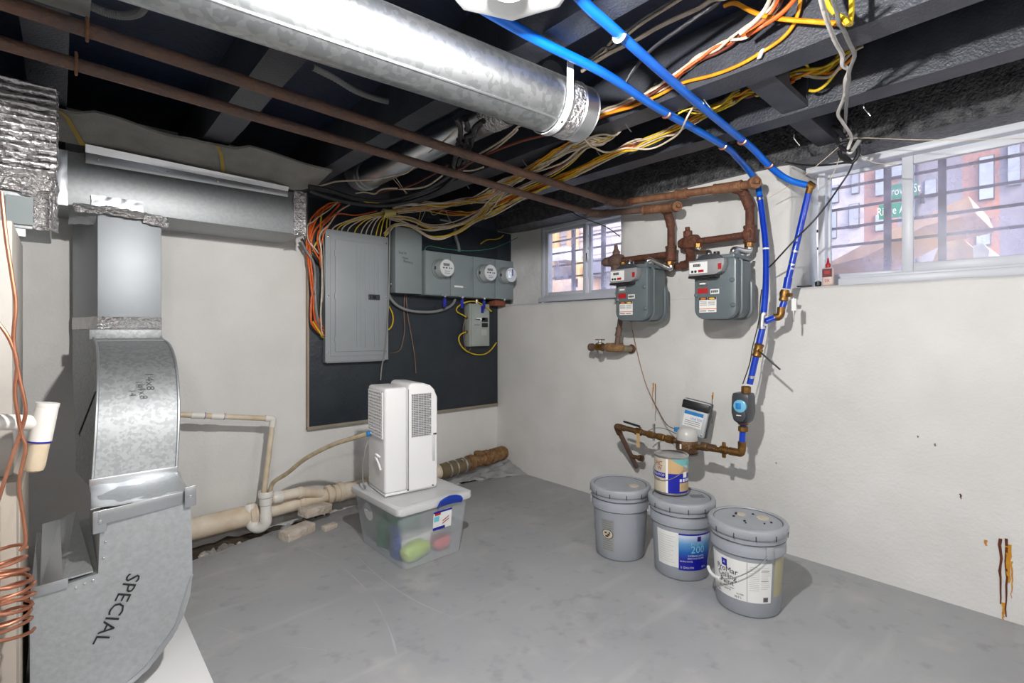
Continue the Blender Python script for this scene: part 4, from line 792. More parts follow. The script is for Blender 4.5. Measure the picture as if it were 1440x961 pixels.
for pts, lab in ((((546, 430), (552, 440), (553, 452), (550, 462), (545, 464)), 'small yellow cable loop at the right edge of the breaker panel'), (((691, 438), (681, 430), (668, 424), (652, 426), (644, 436), (646, 444), (655, 447)), 'yellow cable looping over the small disconnect box'), (((655, 469), (646, 471), (645, 480), (652, 491), (665, 498), (680, 499), (690, 493), (698, 482)), 'yellow cable looping under the small disconnect box'), (((676, 343), (685, 337), (697, 337), (705, 334), (708, 331)), 'short yellow cable end above the meter cabinet')):
    LP = [aty(x, y, -.128 if 'over the small' in lab else -.06) for x, y in pts]
    if 'over the small' in lab: LP[-1] = V((-.393, -.06, 1.32)); LP[-2] = V((-.43, -.07, 1.335)); LP[-3].y = -.09
    if 'under the small' in lab: LP[0] = V((-.393, -.06, 1.20))
    cable(LP, .0058, YEL, lab)
cable([aty(x, y, -.036) for x, y in ((655, 447), (651, 460), (652, 475), (654, 490), (658, 497), (662, 490))], .003, COPPERW, 'bare brown wire beside the small disconnect box', cat='wire', name='ground_wire')
cable([aty(x, y, -.15) for x, y in ((597, 356), (598, 347), (606, 346), (625, 350), (660, 353), (690, 350), (712, 342), (728, 334))], .0028, GRN, 'thin green wire strung above the meter cabinet', cat='wire', name='ground_wire')
cable([pt(p) for p in ((700, 303, 'z', 2.06), (720, 296, 'x', -.3), (745, 290, 'x', -.2), (790, 292, 'x', -.15), (815, 305, 'x', -.12), (850, 318, 'x', -.12), (872, 333, 'x', -.15))], .003, BLKC, 'thin black wire crossing in front of the small window')
# ================================================================== GAS AND WATER PIPING (right wall)
def fitting(p0, p1, r, par, mat, name='coupling', lip=.004, n=24):
    p0, p1 = V(p0), V(p1); L_ = (p1 - p0).length
    return MB().lathe([(r - lip, 0), (r, .003), (r, .012), (r - lip * .6, .014), (r - lip * .6, L_ - .014), (r, L_ - .012), (r, L_ - .003), (r - lip, L_)], p0, p1 - p0, n).build(name, mat, par)
def bend(pts, r, par, mat, name='elbow', n=20): return MB().tube(pts, r, n, sub=5).build(name, mat, par)
def plug(p, d, r, par, mat):
    MB().lathe([(r, 0), (r, .03), (r * .9, .034), (r * .72, .034), (r * .72, .026), (r * .3, .026)], p, d, 24).build('plugged_end', mat, par)
    u, w_ = frame(V(d)); MB().obox(V(p) + V(d).normalized() * .034, u, w_, d, r * .5, r * .5, .02).build('plug_square', mat, par)
# run 1: upper pipe to the second gas meter
g1 = thing('gas_pipe', 'long brown iron gas pipe under the joists feeding the meter by the blue pipes', 'gas pipe')
A0, A1 = V((-3.4, -1.575, 2.045)), V((-.235, -1.425, 2.045))
MB().cyl(A0, A1 - (A1 - A0).normalized() * .05, .021, 20).build('ceiling_run', RUST, g1)
H0, H1 = V((-.2, -1.47, 2.04)), V((-.19, -2.295, 1.985))
bend([A1 - V((.09, .004, 0)), A1 - V((.03, 0, 0)), H0 + V((-.005, -.01, 0)), H0 + V((0, -.07, -.004))], .027, g1, RUSTD)
MB().cyl(H0 + V((0, -.03, 0)), H1, .0225, 20).build('header', RUSTT, g1)
hd_ = (H1 - H0)
for t0, t1, r_ in ((.46, .55, .031), (.74, .93, .031)): fitting(H0 + hd_ * t0, H0 + hd_ * t1, r_, g1, RUSTT, 'tee' if t1 > .9 else 'coupling')
plug(H1 + V((-.01, .0, .0)), V((-.6, -.75, -.05)), .033, g1, RUSTT)
D0 = H0 + hd_ * .87; DP = V((-.105, -2.242, 1.91)); DB = V((-.105, -2.242, 1.735))
bend([D0 + V((.01, -.0, -.005)), D0 + V((.04, -.03, -.02)), DP + V((-.01, .01, .01)), DP + V((0, 0, -.03))], .028, g1, RUSTR)
MB().cyl(DP, DB, .0225, 20).build('drop', RUSTR, g1)
fitting(DB + V((0, 0, .05)), DB + V((0, 0, -.045)), .034, g1, RUSTR, 'tee')
T2 = DB; U2 = V((-.115, -1.925, 1.735)); MB().cyl(T2, U2, .02, 18).build('branch', RUSTR, g1)
MB().lathe([(.02, -.02), (.036, -.015), (.036, .02), (.028, .03)], DB, (0, 1, 0), 20).build('tee_mouth', RUSTR, g1)
uc = U2 + V((0, .02, .0))
MB().lathe([(.028, -.05), (.04, -.045), (.046, -.02), (.046, .02), (.04, .04), (.03, .05)], uc, (0, 1, 0), 8).build('union', RUSTR, g1)
MB().lathe([(.03, 0), (.034, .008), (.026, .022), (.02, .03)], uc + V((0, .05, 0)), (-.2, 1, 0), 18).build('service_regulator', RUSTR, g1)
MB().lathe([(.022, 0), (.026, .02), (.026, .05), (.014, .056), (.014, .075)], uc + V((0, .02, .02)), (-.1, 0, 1), 14).build('valve_bonnet', RUSTR, g1)
bend([uc + V((0, .02, -.02)), uc + V((.025, .02, -.06)), uc + V((.06, .045, -.11)), uc + V((.067, .10, -.122))], .027, g1, RUSTR)
MB().cyl(uc + V((.067, .09, -.122)), V((-.048, -1.43, 1.605)), .02, 18).build('tail_pipe', RUSTR, g1)
# run 2
g2 = thing('gas_pipe', 'thinner brown iron gas pipe feeding the gas meter at the small window', 'gas pipe')
B0, B1 = V((-3.4, -1.415, 2.005)), V((-.215, -1.25, 2.005))
MB().cyl(B0, B1 - (B1 - B0).normalized() * .05, .0195, 20).build('ceiling_run', RUSTD, g2)
K0, K1 = V((-.19, -1.29, 2.0)), V((-.19, -1.845, 1.945))
bend([B1 - V((.09, .005, 0)), B1 - V((.03, 0, 0)), K0 + V((-.005, -.01, 0)), K0 + V((0, -.07, -.004))], .027, g2, RUSTD)
MB().cyl(K0 + V((0, -.03, 0)), K0.lerp(K1, .62), .021, 20).build('header', RUSTD, g2)
fitting(K0.lerp(K1, .6), K0.lerp(K1, .97), .029, g2, RUSTT, 'tee'); plug(K1, V((-.6, -.75, -.05)), .03, g2, RUSTT)
E0_ = K0.lerp(K1, .85); EP = V((-.12, -1.775, 1.88)); EB = V((-.12, -1.775, 1.68))
bend([E0_ + V((.005, 0, -.005)), E0_ + V((.04, -.005, -.02)), EP + V((-.01, .005, .015)), EP + V((0, 0, -.03))], .027, g2, RUSTR)
MB().cyl(EP, EB, .022, 20).build('drop', RUSTR, g2)
fitting(EB + V((0, 0, .05)), EB + V((0, 0, -.045)), .034, g2, RUSTR, 'tee')
U1 = V((-.12, -1.40, 1.68)); MB().cyl(EB, U1, .02, 18).build('branch', RUSTR, g2)
MB().lathe([(.028, -.05), (.04, -.045), (.048, -.02), (.048, .02), (.04, .04), (.03, .05)], U1 + V((0, .03, 0)), (0, 1, 0), 16).build('union', RUSTD, g2)
MB().lathe([(.03, 0), (.034, .01), (.03, .05), (.016, .07)], U1 + V((0, .07, 0)), (-.2, 1, 0), 18).build('service_regulator', RUSTD, g2)
MB().lathe([(.022, 0), (.026, .03), (.014, .05), (.012, .08)], U1 + V((0, .03, .03)), (-.1, 0, 1), 14).build('valve_bonnet', RUSTD, g2)
MB().lathe([(.034, 0), (.038, .01), (.038, .03), (.03, .04), (.03, .12)], U1 + V((0, .03, -.03)), (0, 0, -1), 16).build('lower_leg', RUSTD, g2)
# pipe hook on the ceiling runs
for px, py, run in ((113, 42, 'upper'), (95, 88, 'lower')):
    p = V((-2.85, -1.549, 2.045)) if run == 'upper' else V((-2.87, -1.388, 2.005)); tag(MB().tube([p + V((0, .028, .05)), p + V((0, .028, .01)), p + V((0, .02, -.02)), p + V((0, .0, -.028)), p + V((0, -.02, -.02)), p + V((0, -.028, .0)), p + V((0, -.026, .02))], .004, 8, sub=5).build('pipe_hanger', RUSTT), 'small copper hook holding the %s brown ceiling pipe' % ('thicker' if run == 'upper' else 'thinner'), 'pipe hanger')
# --- gas meters
def gas_meter(yc, label, pipeL, pipeR):
    t = thing('gas_meter', label, 'gas meter', None)
    z0, z1 = 1.268, 1.535
    def rounded(hw, za, zb, rb, rt, x):
        pts = []
        for cy, cz, a0, r_ in ((yc + hw, zb, 90, rt), (yc - hw, zb, 0, rt), (yc - hw, za, -90, rb), (yc + hw, za, 180, rb)):
            sy = 1 if cy > yc else -1; sz = 1 if cz == zb else -1
            c_ = (cy - sy * r_, cz - sz * r_)
            ang = {(1, 1): (0, 90), (-1, 1): (90, 180), (-1, -1): (180, 270), (1, -1): (270, 360)}[(sy, sz)]
            seq = [math.radians(ang[0] + (ang[1] - ang[0]) * k / 5) for k in range(6)]
            pts.append([(x, c_[0] + r_ * math.cos(a), c_[1] + r_ * math.sin(a)) for a in seq])
        return pts[0] + pts[1] + pts[2] + pts[3]
    fcase = MB().prism(rounded(.114, z0, z1 + .055, .055, .02, -.335), (.035, 0, 0)).build('front_case', GASG, t, bevel=.008, smooth=40)
    MB().prism(rounded(.108, z0 + .006, z1 + .05, .055, .02, -.30), (.17, 0, 0)).build('body', GASG, t, smooth=40)
    MB().prism(rounded(.116, z0 - .004, z1 + .055, .06, .02, -.262), (.014, 0, 0)).build('flange', GASG, t, bevel=.003)
    MB().prism(rounded(.118, z0 - .004, z1 - .03, .06, .05, -.14), (.04, 0, 0)).build('back_case', GASG, t, bevel=.01, smooth=40)
    MB().prism([(-.10, yc + .1, z1 + .0), (-.10, yc - .1, z1), (-.10, yc - .09, z1 + .06), (-.10, yc + .09, z1 + .06)], (-.05, 0, 0)).build('neck', GASG, t, bevel=.008)
    tp = MB().box((-.325, yc - .10, z1 + .052), (-.10, yc + .10, z1 + .075)).build('top_plate', GASG, t, bevel=.006)
    for x in (-.315, -.25, -.18, -.115):
        for y in (-.095, .095): MB().lathe([(.009, 0), (.009, .012), (.006, .014)], (x, yc + y, z1 + .07), ZD, 6).build('bolt', GASG, tp)
    for k, (y, z) in enumerate(((-.095, 1.47), (-.10, 1.34), (.10, 1.40))): MB().lathe([(.012, 0), (.012, .006), (.007, .01)], (-.335, yc + y, z), (-1, 0, 0), 10).build('case_screw', GASG, fcase)
    ib = MB().prism([(-.335, yc + .118, 1.50), (-.335, yc - .025, 1.50), (-.335, yc - .06, 1.515), (-.335, yc - .075, 1.55), (-.335, yc - .075, 1.582), (-.335, yc + .118, 1.582)], (-.055, 0, 0)).build('index_box', M('meter_index_grey', srgb(150, 150, 152), .4), t, bevel=.004)
    plate((-.39, yc + .112, 1.512), -YD, ZD, .10, .06, V((-1, 0, 0))).build('index_window', PAPER, ib)
    plate((-.3915, yc + .09, 1.548), -YD, ZD, .04, .014, V((-1, 0, 0))).build('counter', INK, ib)
    for k in range(4): text('0', .011, WHITEINK, (-.3928, yc + .082 - .009 * k, 1.555), -YD, ZD, ib)
    plate((-.3915, yc + .062, 1.517), -YD, ZD, .03, .013, V((-1, 0, 0))).build('red_sticker', REDL, ib)
    for k in (0, 1): MB().lathe([(.007, 0), (.007, .002)], (-.3915, yc + .095 - k * .018, 1.523), (-1, 0, 0), 10).build('proving_dial', INK, ib)
    plate((-.391, yc - .045, 1.525), -YD, ZD, .018, .03, V((-1, 0, 0))).build('red_print', REDL, ib)
    MB().box((-.392, yc + .118, 1.488), (-.335, yc - .03, 1.50)).build('index_shadow_gap', BLKPL, ib)
    MB().prism([(-.33, yc + .11, 1.582), (-.33, yc - .06, 1.582), (-.33, yc - .02, 1.615), (-.33, yc + .06, 1.615)], (-.03, 0, 0)).build('index_hood', DKGREY, ib, bevel=.006)
    N = V((-1, 0, 0)); xf = -.335
    plate((xf, yc + .092, 1.445), -YD, ZD, .055, .034, N).build('silver_plate', CHROME, fcase); plate((xf - .001, yc + .082, 1.457), -YD, ZD, .034, .008, N).build('plate_text', PAPER, fcase)
    plate((xf, yc + .094, 1.408), -YD, ZD, .058, .028, N).build('red_plate', REDL, fcase)
    bc = plate((xf, yc + .022, 1.402), -YD, ZD, .048, .026, N).build('barcode_label', PAPER, fcase)
    for k in range(11): plate((xf - .001, yc + .018 - .0036 * k, 1.409), -YD, ZD, .0018 if k % 3 else .0028, .013, N).build('bar', INK, bc)
    wl = plate((xf, yc + .084, 1.305), -YD, ZD, .095, .08, N).build('warning_label', PAPER, fcase)
    for k in (0, 1):
        plate((xf - .001, yc + .084 - k * .048, 1.372), -YD, ZD, .046, .013, N).build('warning_header', INK, wl)
        MB().lathe([(.0055, 0), (.0055, .001)], (xf - .0022, yc + .061 - k * .048, 1.3785), N, 12)
        m_ = MB().lathe([(1, 0), (1, .001)], (0, 0, 0), N, 14); m_.v = [V((xf - .002 + v.x, yc + .061 - k * .048 + v.y * .017, 1.3785 + v.z * .0052)) for v in m_.v]; m_.build('warning_oval', YELL if k else ORANGEL, wl)
        for j in range(4): plate((xf - .001, yc + .08 - k * .046, 1.363 - .0065 * j), -YD, ZD, .038, .0022, N).build('print_line', GREYINK, wl)
    plate((xf - .001, yc + .084, 1.322), -YD, ZD, .095, .004, N).build('orange_rule', ORANGEL, wl)
    for k in (0, 1): plate((xf - .001, yc + .08 - .045 * k, 1.311), -YD, ZD, .036, .004, N).build('print_line', INK, wl)
    # swivel pipes
    zt_ = z1 + .07
    for src, y, nm in ((pipeL, .075, 'inlet'), (pipeR, -.065, 'outlet')):
        s = V(src); e = V((-.245, yc + y, zt_))
        MB().tube([s, s + V((0, 0, -.03)), V(((s.x * .6 + e.x * .4), (s.y * .55 + e.y * .45), (s.z * .5 + e.z * .5))), e + V((0, 0, .035)), e], .0165, 16, sub=6).build(nm + '_swivel', STEEL, t)
        MB().lathe([(.024, -.004), (.026, .004), (.026, .022), (.02, .028)], e, ZD, 6).build('hex_nut', STEEL, t)
        MB().lathe([(.024, -.012), (.026, -.01), (.026, .012), (.022, .016)], s, ZD, 8).build('brass_nut', BRASS, t)
    MB().lathe([(.016, 0), (.016, .02), (.01, .022)], (-.31, yc + .0, zt_ + .004), ZD, 12).build('vent_cap', BLKPL, t)
    return t
gas_meter(-1.632, 'grey gas meter with labels in front of the small window edge above the valve', U1 + V((-.01, -.035, -.03)), EB + V((-.01, .0, -.06)))
gas_meter(-2.152, 'grey gas meter with labels hanging beside the blue pipes', uc + V((-.02, -.055, -.03)), DB + V((-.01, -.0, -.06)))
# --- gas service stub with valve below the first meter
gv = thing('gas_service_valve', 'dirty brass and iron gas valve stub below a gas meter', 'valve')
W0 = V((.02, -1.42, 1.08)); W1 = V((-.15, -1.385, 1.095)); W2 = V((-.15, -1.175, 1.093))
MB().cyl(W0, W1, .022, 18).build('wall_stub', M('dirty_zinc', srgb(150, 136, 112), .6, .3, bump=.4), gv); MB().lathe([(.03, 0), (.033, .01), (.028, .02)], (.0, -1.415, 1.082), (-1, .2, .08), 14).build('wall_flange', RUSTR, gv)
bend([W1 + V((.05, -.01, 0)), W1 + V((.01, 0, 0)), W1 + V((0, .03, 0)), W1 + V((0, .07, 0))], .03, gv, IRONC, 'tee'); MB().cyl(W1 + V((0, .05, 0)), W2, .018, 16).build('pipe', RUSTD, gv)
MB().lathe([(.02, -.03), (.03, -.026), (.03, .026), (.02, .03)], W1 + V((0, .13, 0)), YD, 8).build('valve_body', BRASS, gv)
MB().lathe([(.018, -.045), (.022, -.035), (.022, .03), (.012, .035), (.012, .05)], W1 + V((0, .13, 0)), ZD, 12).build('valve_core', STEEL, gv); MB().box((-.158, -1.29, 1.143), (-.142, -1.22, 1.15)).build('valve_lever', RUSTR, gv)
MB().lathe([(.026, 0), (.028, .006), (.026, .03), (.014, .038)], W2 + V((0, -.02, 0)), YD, 14).build('end_cap', RUSTD, gv)
V0 = W1 + V((0, -.01, .02)); V1 = V((-.15, -1.425, 1.30)); MB().cyl(V0, V1, .017, 16).build('riser', RUSTD, gv); fitting(V0.lerp(V1, .3), V0.lerp(V1, .62), .023, gv, RUSTD)
# --- blue pipes
pa = thing('blue_water_pipe', 'blue water pipe crossing the joists and dropping to the shutoff device', 'pipe')
RP = .0155
PA = [V((-3.3, -2.37, 2.098)), V((-2.01, -2.302, 2.098)), V((-1.52, -2.318, 2.098)), V((-1.15, -2.30, 2.098)), V((-.55, -2.30, 2.095)), atx(1036, 221, -.38), atx(1048, 234, -.24), atx(1058.5, 248, -.15), atx(1066, 263, -.125), atx(1068.5, 276, -.125)]
MB().tube(PA, RP, 16, sub=6).build('ceiling_run', PEX, pa)
PD = [PA[-1].copy(), atx(1073, 310, -.135), atx(1077, 350, -.16), atx(1077, 400, -.20), V((-.24, -2.365, 1.285))]
MB().tube(PD, RP, 16, sub=6).build('riser', PEXD, pa)
TT = V((-.245, -2.362, 1.255)); MB().tube([V((-.243, -2.364, 1.232)), V((-.265, -2.335, 1.06)), V((-.28, -2.312, .93))], RP, 16, sub=4).build('lower_riser', PEXD, pa)
MB().cyl(TT + V((0, 0, .035)), TT + V((-.003, .003, -.03)), .0135, 14).build('tee', STEEL, pa)
for p, d in ((PD[0] + V((0, 0, -.01)), V((0, -.15, -1))), (PD[4] + V((0, 0, .0)), ZD), (V((-.246, -2.36, 1.215)), ZD), (V((-.275, -2.32, .96)), ZD)): MB().lathe([(RP + .002, 0), (RP + .002, .014)], p, d, 16).build('crimp_ring', STEEL, pa)
MB().cyl(PD[2] + V((0, 0, -.004)), PD[2] + V((0, 0, .004)), RP + .002, 16).build('zip_tie', WHITEP, pa)
vb = V((-.258, -2.345, 1.105)); MB().lathe([(.018, -.035), (.024, -.03), (.02, -.012), (.024, 0), (.02, .012), (.024, .03), (.018, .035)], vb, V((-.02, .03, -.17)), 12).build('ball_valve', BRASS, pa)
MB().cyl(vb, vb + V((-.035, -.03, 0)), .009, 10).build('valve_stem', BRASS, pa); MB().obox(vb + V((-.04, -.075, -.05)), V((0, -.75, -.66)), V((1, 0, 0)), V((0, .66, -.75)), .12, .014, .006).build('valve_lever', BLKPL, pa, bevel=.002)
pb_ = thing('blue_water_pipe', 'blue water pipe with a white clamp and brass corner fitting by the window', 'pipe')
PB = [V((-3.3, -2.80, 2.098)), V((-2.4, -2.645, 2.098)), V((-2.12, -2.575, 2.098)), V((-1.87, -2.512, 2.098)), V((-1.68, -2.49, 2.098)), V((-1.19, -2.44, 2.098)), V((-.72, -2.40, 2.098)), V((-.45, -2.395, 2.08)), V((-.30, -2.42, 2.02)), V((-.21, -2.47, 1.965)), V((-.165, -2.54, 1.93))]
MB().tube(PB, RP, 16, sub=6).build('ceiling_run', PEX, pb_)
bc_ = V((-.155, -2.556, 1.925)); MB().lathe([(.014, -.02), (.019, -.016), (.019, .016), (.014, .02)], bc_, V((.1, -.6, -.6)), 10).build('corner_fitting', BRASS, pb_); MB().cyl(bc_ + V((0, .0, .0)), bc_ + V((-.004, .01, -.04)), .016, 12).build('corner_fitting', BRASS, pb_)
MB().tube([bc_ + V((-.003, .008, -.03)), V((-.17, -2.505, 1.68)), V((-.18, -2.463, 1.47))], RP, 16, sub=4).build('riser', PEXD, pb_)
MB().tube([V((-.18, -2.463, 1.475)), V((-.183, -2.455, 1.42))], RP + .003, 16).build('coupling', PEXD, pb_)
for z, y in ((1.60, -2.49), (1.535, -2.477), (1.515, -2.473), (1.47, -2.463)): MB().lathe([(RP + .002, 0), (RP + .002, .009)], V((-.175, y, z)), V((0, -.2, 1)), 16).build('crimp_ring', STEEL, pb_)
v2 = V((-.186, -2.445, 1.385)); MB().lathe([(.018, -.03), (.023, -.025), (.02, -.01), (.024, .012), (.018, .03)], v2, V((0, -.15, 1)), 12).build('ball_valve', BRASS, pb_)
MB().cyl(v2, v2 + V((-.02, -.04, 0)), .01, 10).build('valve_stem', BRASS, pb_); MB().obox(v2 + V((-.025, -.05, -.075)), ZD, V((1, 0, 0)), YD, .12, .012, .008).build('valve_lever', STEEL, pb_, bevel=.002); MB().obox(v2 + V((-.03, -.055, -.05)), ZD, V((0, 1, 0)), V((1, 0, 0)), .06, .022, .003).build('valve_tag', PAPER, pb_)
MB().tube([v2 + V((0, 0, -.03)), v2 + V((-.005, .01, -.07))], RP, 14).build('riser', PEXD, pb_)
el = V((-.195, -2.43, 1.275)); MB().tube([el + V((.003, -.004, .05)), el + V((0, 0, .012)), el + V((-.006, .012, 0)), el + V((-.015, .03, 0))], .019, 14, sub=4).build('brass_elbow', BRASS, pb_)
MB().cyl(el + V((-.012, .02, 0)), TT + V((.004, -.012, -.002)), RP, 14).build('cross_pipe', PEXD, pb_)
def clamp(p, par, mat, r=RP + .003):
    MB().tube([p + V((0, r * math.cos(a), r * math.sin(a))) for a in [math.radians(200 + 14 * k) for k in range(11)]] + [p + V((0, r, .014))], .0055, 8).build('pipe_clamp', mat, par)
clamp(V((-1.66, -2.488, 2.098)), pb_, WHITEP, RP + .005); clamp(V((-1.07, -2.30, 2.098)), pa, COPPER); clamp(V((-.56, -2.30, 2.095)), pa, COPPER); clamp(V((-.57, -2.395, 2.09)), pb_, COPPER); clamp(V((-.32, -2.42, 2.03)), pb_, COPPER)
# --- water service
ws = thing('water_service', 'brown bronze water pipe with valve, meter and elbow low on the right wall', 'water pipe')
XS_ = -.28
def wx(px, py, x=XS_): return atx(px, py, x)
C0 = wx(867, 600); C1 = wx(930, 615); M0 = wx(966, 624); C2 = wx(1003, 630); C3 = wx(1040, 637)
MB().cyl(C0 + V((.225, .0, -.30)), C0 + V((.015, 0, -.02)), .0155, 16).build('supply_pipe', RUSTD, ws)
bend([C0 + V((.035, 0, -.05)), C0 + V((.008, 0, -.01)), C0 + V((0, -.012, 0)), C0 + V((0, -.06, -.004))], .02, ws, BRONZE)
MB().cyl(C0 + V((0, -.03, 0)), M0, .0165, 16).build('pipe', BRONZE, ws)
q = C0 + V((.16, -.0, -.215)); MB().lathe([(.012, 0), (.014, .05), (.02, .055), (.02, .085), (.014, .09)], q, V((.1, -1, -.05)), 12).build('stub_cap', BRONZE, ws)
dW = (M0 - C0).normalized()
for t, r_ in ((.34, .023), (.52, .022), (.66, .021), (.78, .024)): q = C0.lerp(M0, t); MB().lathe([(.017, -.025), (r_, -.02), (r_, .02), (.017, .025)], q, dW, 8).build('fitting', BRASS, ws)
q = C0.lerp(M0, .36); MB().cyl(q, q + V((0, 0, .03)), .008, 10).build('valve_stem', BRASS, ws); MB().obox(q + V((0, .06, .042)), V((0, 1, .13)), V((1, 0, 0)), ZD, .12, .018, .012).build('valve_handle', BLKPL, ws, bevel=.005)
MB().obox(q + V((-.02, .0, -.045)), ZD, YD, V((1, 0, 0)), .09, .022, .002).build('paper_tag', TAN, ws)
q = C0.lerp(M0, .56); MB().obox(q + V((-.0, 0, .02)), ZD, YD, V((1, 0, 0)), .1, .008, .02).build('ground_clamp', STEEL, ws, bevel=.002)
MB().lathe([(.03, -.052), (.055, -.048), (.06, -.03), (.06, .005), (.055, .02), (.05, .024)], M0, ZD, 24).build('meter_body', BRONZE, ws)
MB().lathe([(.056, .02), (.058, .028), (.057, .055), (.05, .075), (.035, .09), (.012, .095)], M0, ZD, 28).build('register_dome', M('milky_dome', (.6, .59, .56), .3), ws)
MB().lathe([(.062, -.058), (.062, -.05)], M0, ZD, 12).build('bottom_plate', DKGREY, ws); plate(M0 + V((-.062, .01, -.022)), V((.35, -1, 0)).normalized(), ZD, .05, .026, V((-1, -.35, 0)).normalized()).build('meter_tag', PAPER, ws)
MB().box(M0 + V((-.02, .045, .06)), M0 + V((.0, .07, .085))).build('seal', BLUESKY, ws, bevel=.003)
MB().cyl(M0 + V((0, -.05, -.01)), C3, .015, 16).build('outlet_pipe', BRASS, ws)
d3 = (C3 - M0).normalized()
for t, r_ in ((.36, .024), (.5, .02), (.72, .021), (.88, .021)): MB().lathe([(.016, -.022), (r_, -.018), (r_, .018), (.016, .022)], M0.lerp(C3, t), d3, 10).build('fitting', BRASS if t > .6 else BRONZE, ws)
q = M0.lerp(C3, .72); MB().obox(q, ZD, YD, V((1, 0, 0)), .085, .022, .01).build('ear_bracket', BRASS, ws, bevel=.008)
R0 = C3 + V((0, -.012, .01)); bend([C3 + V((0, .02, 0)), C3 + V((0, -.005, 0)), R0 + V((0, 0, .012)), R0 + V((0, 0, .05))], .02, ws, BRASS)
R1 = wx(1045, 598); R2 = wx(1043, 575); R3 = wx(1049, 551)
MB().cyl(R0 + V((0, 0, .03)), R1, RP, 14).build('pex_stub', PEXD, ws)
for p0, p1 in ((R1 + V((0, 0, -.035)), R1 + V((0, .0, -.005))), (R1 + V((0, 0, .0)), R1 + V((0, .001, .045)))): MB().lathe([(.018, 0), (.026, .004), (.026, (p1 - p0).length - .004), (.02, (p1 - p0).length)], p0, p1 - p0, 8).build('union_nut', BRASS, ws)
MB().lathe([(.018, -.02), (.025, -.016), (.025, .03), (.018, .034)], R3 + V((0, 0, -.005)), V((.01, -.03, 1)), 8).build('union_nut', BRASS, ws)
# smart shutoff
sm = thing('water_shutoff_device', 'dark grey electronic water shutoff device with a light blue window', 'water device')
q = wx(1045, 575, -.30)
def dev(zz, hy, hx): return [(q.x - hx, q.y + hy, zz), (q.x - hx, q.y - hy, zz), (q.x + hx * 1.2, q.y - hy, zz), (q.x + hx * 1.2, q.y + hy, zz)]
m = MB(); prof = [(-.075, .02, .025), (-.06, .036, .035), (-.02, .044, .042), (.06, .042, .042), (.082, .038, .038)]
for z_, hy, hx in prof: m.v += [V(p) for p in dev(q.z + z_, hy, hx)]
for i in range(4):
    for k in range(4): a = i * 4; m.f.append((a + k, a + (k + 1) % 4, a + 4 + (k + 1) % 4, a + 4 + k))
m.f += [(3, 2, 1, 0), (16, 17, 18, 19)]
m.build('housing', DKGREY, sm, bevel=.006)
nx_ = V((-.83, -.56, 0)).normalized(); rx_ = V((.56, -.83, 0)).normalized()
MB().lathe([(.032, 0), (.032, .012), (.026, .015)], q + V((-.04, -.004, .018)), V((-1, 0, 0)), 24).build('light_ring', M('pale_blue_window', srgb(120, 190, 220), .25), sm); MB().box(q + V((-.058, -.04, .022)), q + V((-.044, .036, .045))).build('bridge', DKGREY, sm, bevel=.004) if False else None
MB().box(q + V((-.06, -.012, .004)), q + V((-.05, .014, .034))).build('sensor_block', BLUESKY, sm, bevel=.003)
MB().lathe([(.034, 0), (.034, .01), (.03, .012)], q + V((-.04, -.0, -.028)), V((-1, 0, 0)), 24).build('lower_cap', DKGREY, sm); MB().box(q + V((-.0535, -.012, -.031)), q + V((-.052, .012, -.027))).build('maker_mark', WHITEINK, sm)
# meter endpoint box
ep = thing('meter_transmitter', 'pale grey transmitter box with a black top and blue label behind the water meter', 'transmitter')
q = atx(976, 588, -.17); ux = V((.12, -.97, -.16)).normalized(); nz = V((-.98, -.14, .1)).normalized(); uz = nz.cross(ux) * -1
if uz.z < 0: uz = -uz
GL = M('pale_transmitter_grey', srgb(196, 200, 202), .4)
MB().obox(q, ux, uz, nz, .155, .20, .03).build('front_shell', GL, ep, bevel=.008); MB().obox(q - nz * .03, ux, uz, nz, .165, .205, .035).build('back_shell', DKGREY, ep, bevel=.008)
MB().obox(q + uz * .07 + nz * .005, ux, uz, nz, .157, .05, .03).build('black_band', BLKPL, ep, bevel=.006)
lb = MB().obox(q + nz * .0155 - uz * .01, ux, uz, nz, .11, .09, .001).build('label', PAPER, ep); MB().obox(q + nz * .0165 + uz * .025, ux, uz, nz, .11, .02, .001).build('label_band', BLUESKY, lb)
text('WATER', .02, BLUESKY, q + nz * .017 - uz * .006 + ux * .02, ux, uz, lb)
for k in range(3): MB().obox(q + nz * .0165 - uz * (.02 + .011 * k), ux, uz, nz, .09, .003, .001).build('print_line', GREYINK, lb)
for a in (-1, 1):
    for b_ in (.08, -.085): screw(q + ux * a * .066 + uz * b_ + nz * .017, nz, ep, .006)
cable([V((-.285, -1.60, 1.263)), atx(890, 468, -.06), atx(897, 500, -.03), atx(908, 540, -.03), atx(922, 570, -.04), atx(938, 598, -.1), M0 + V((0.01, .052, .072))], .003, COPPERW, 'thin brown wire running down the wall from the gas meter to the water meter', cat='wire', name='ground_wire')
cable([M0 + V((-.02, .0565, .05)), wx(940, 605, -.2), wx(925, 601, -.2), wx(912, 606, -.25)], .0028, GRYC, 'thin grey wire arching over the water meter fittings', cat='wire', name='thin_wire')
cable([R3 + V((-.015, .01, .04)), V((-.268, -2.312, 1.05)), V((-.262, -2.316, 1.11)), V((-.245, -2.343, 1.25)), V((-.232, -2.346, 1.36)), V((-.222, -2.349, 1.42))], .003, BLKC, 'thin black wire running up the blue riser from the shutoff device', cat='wire', name='thin_wire')
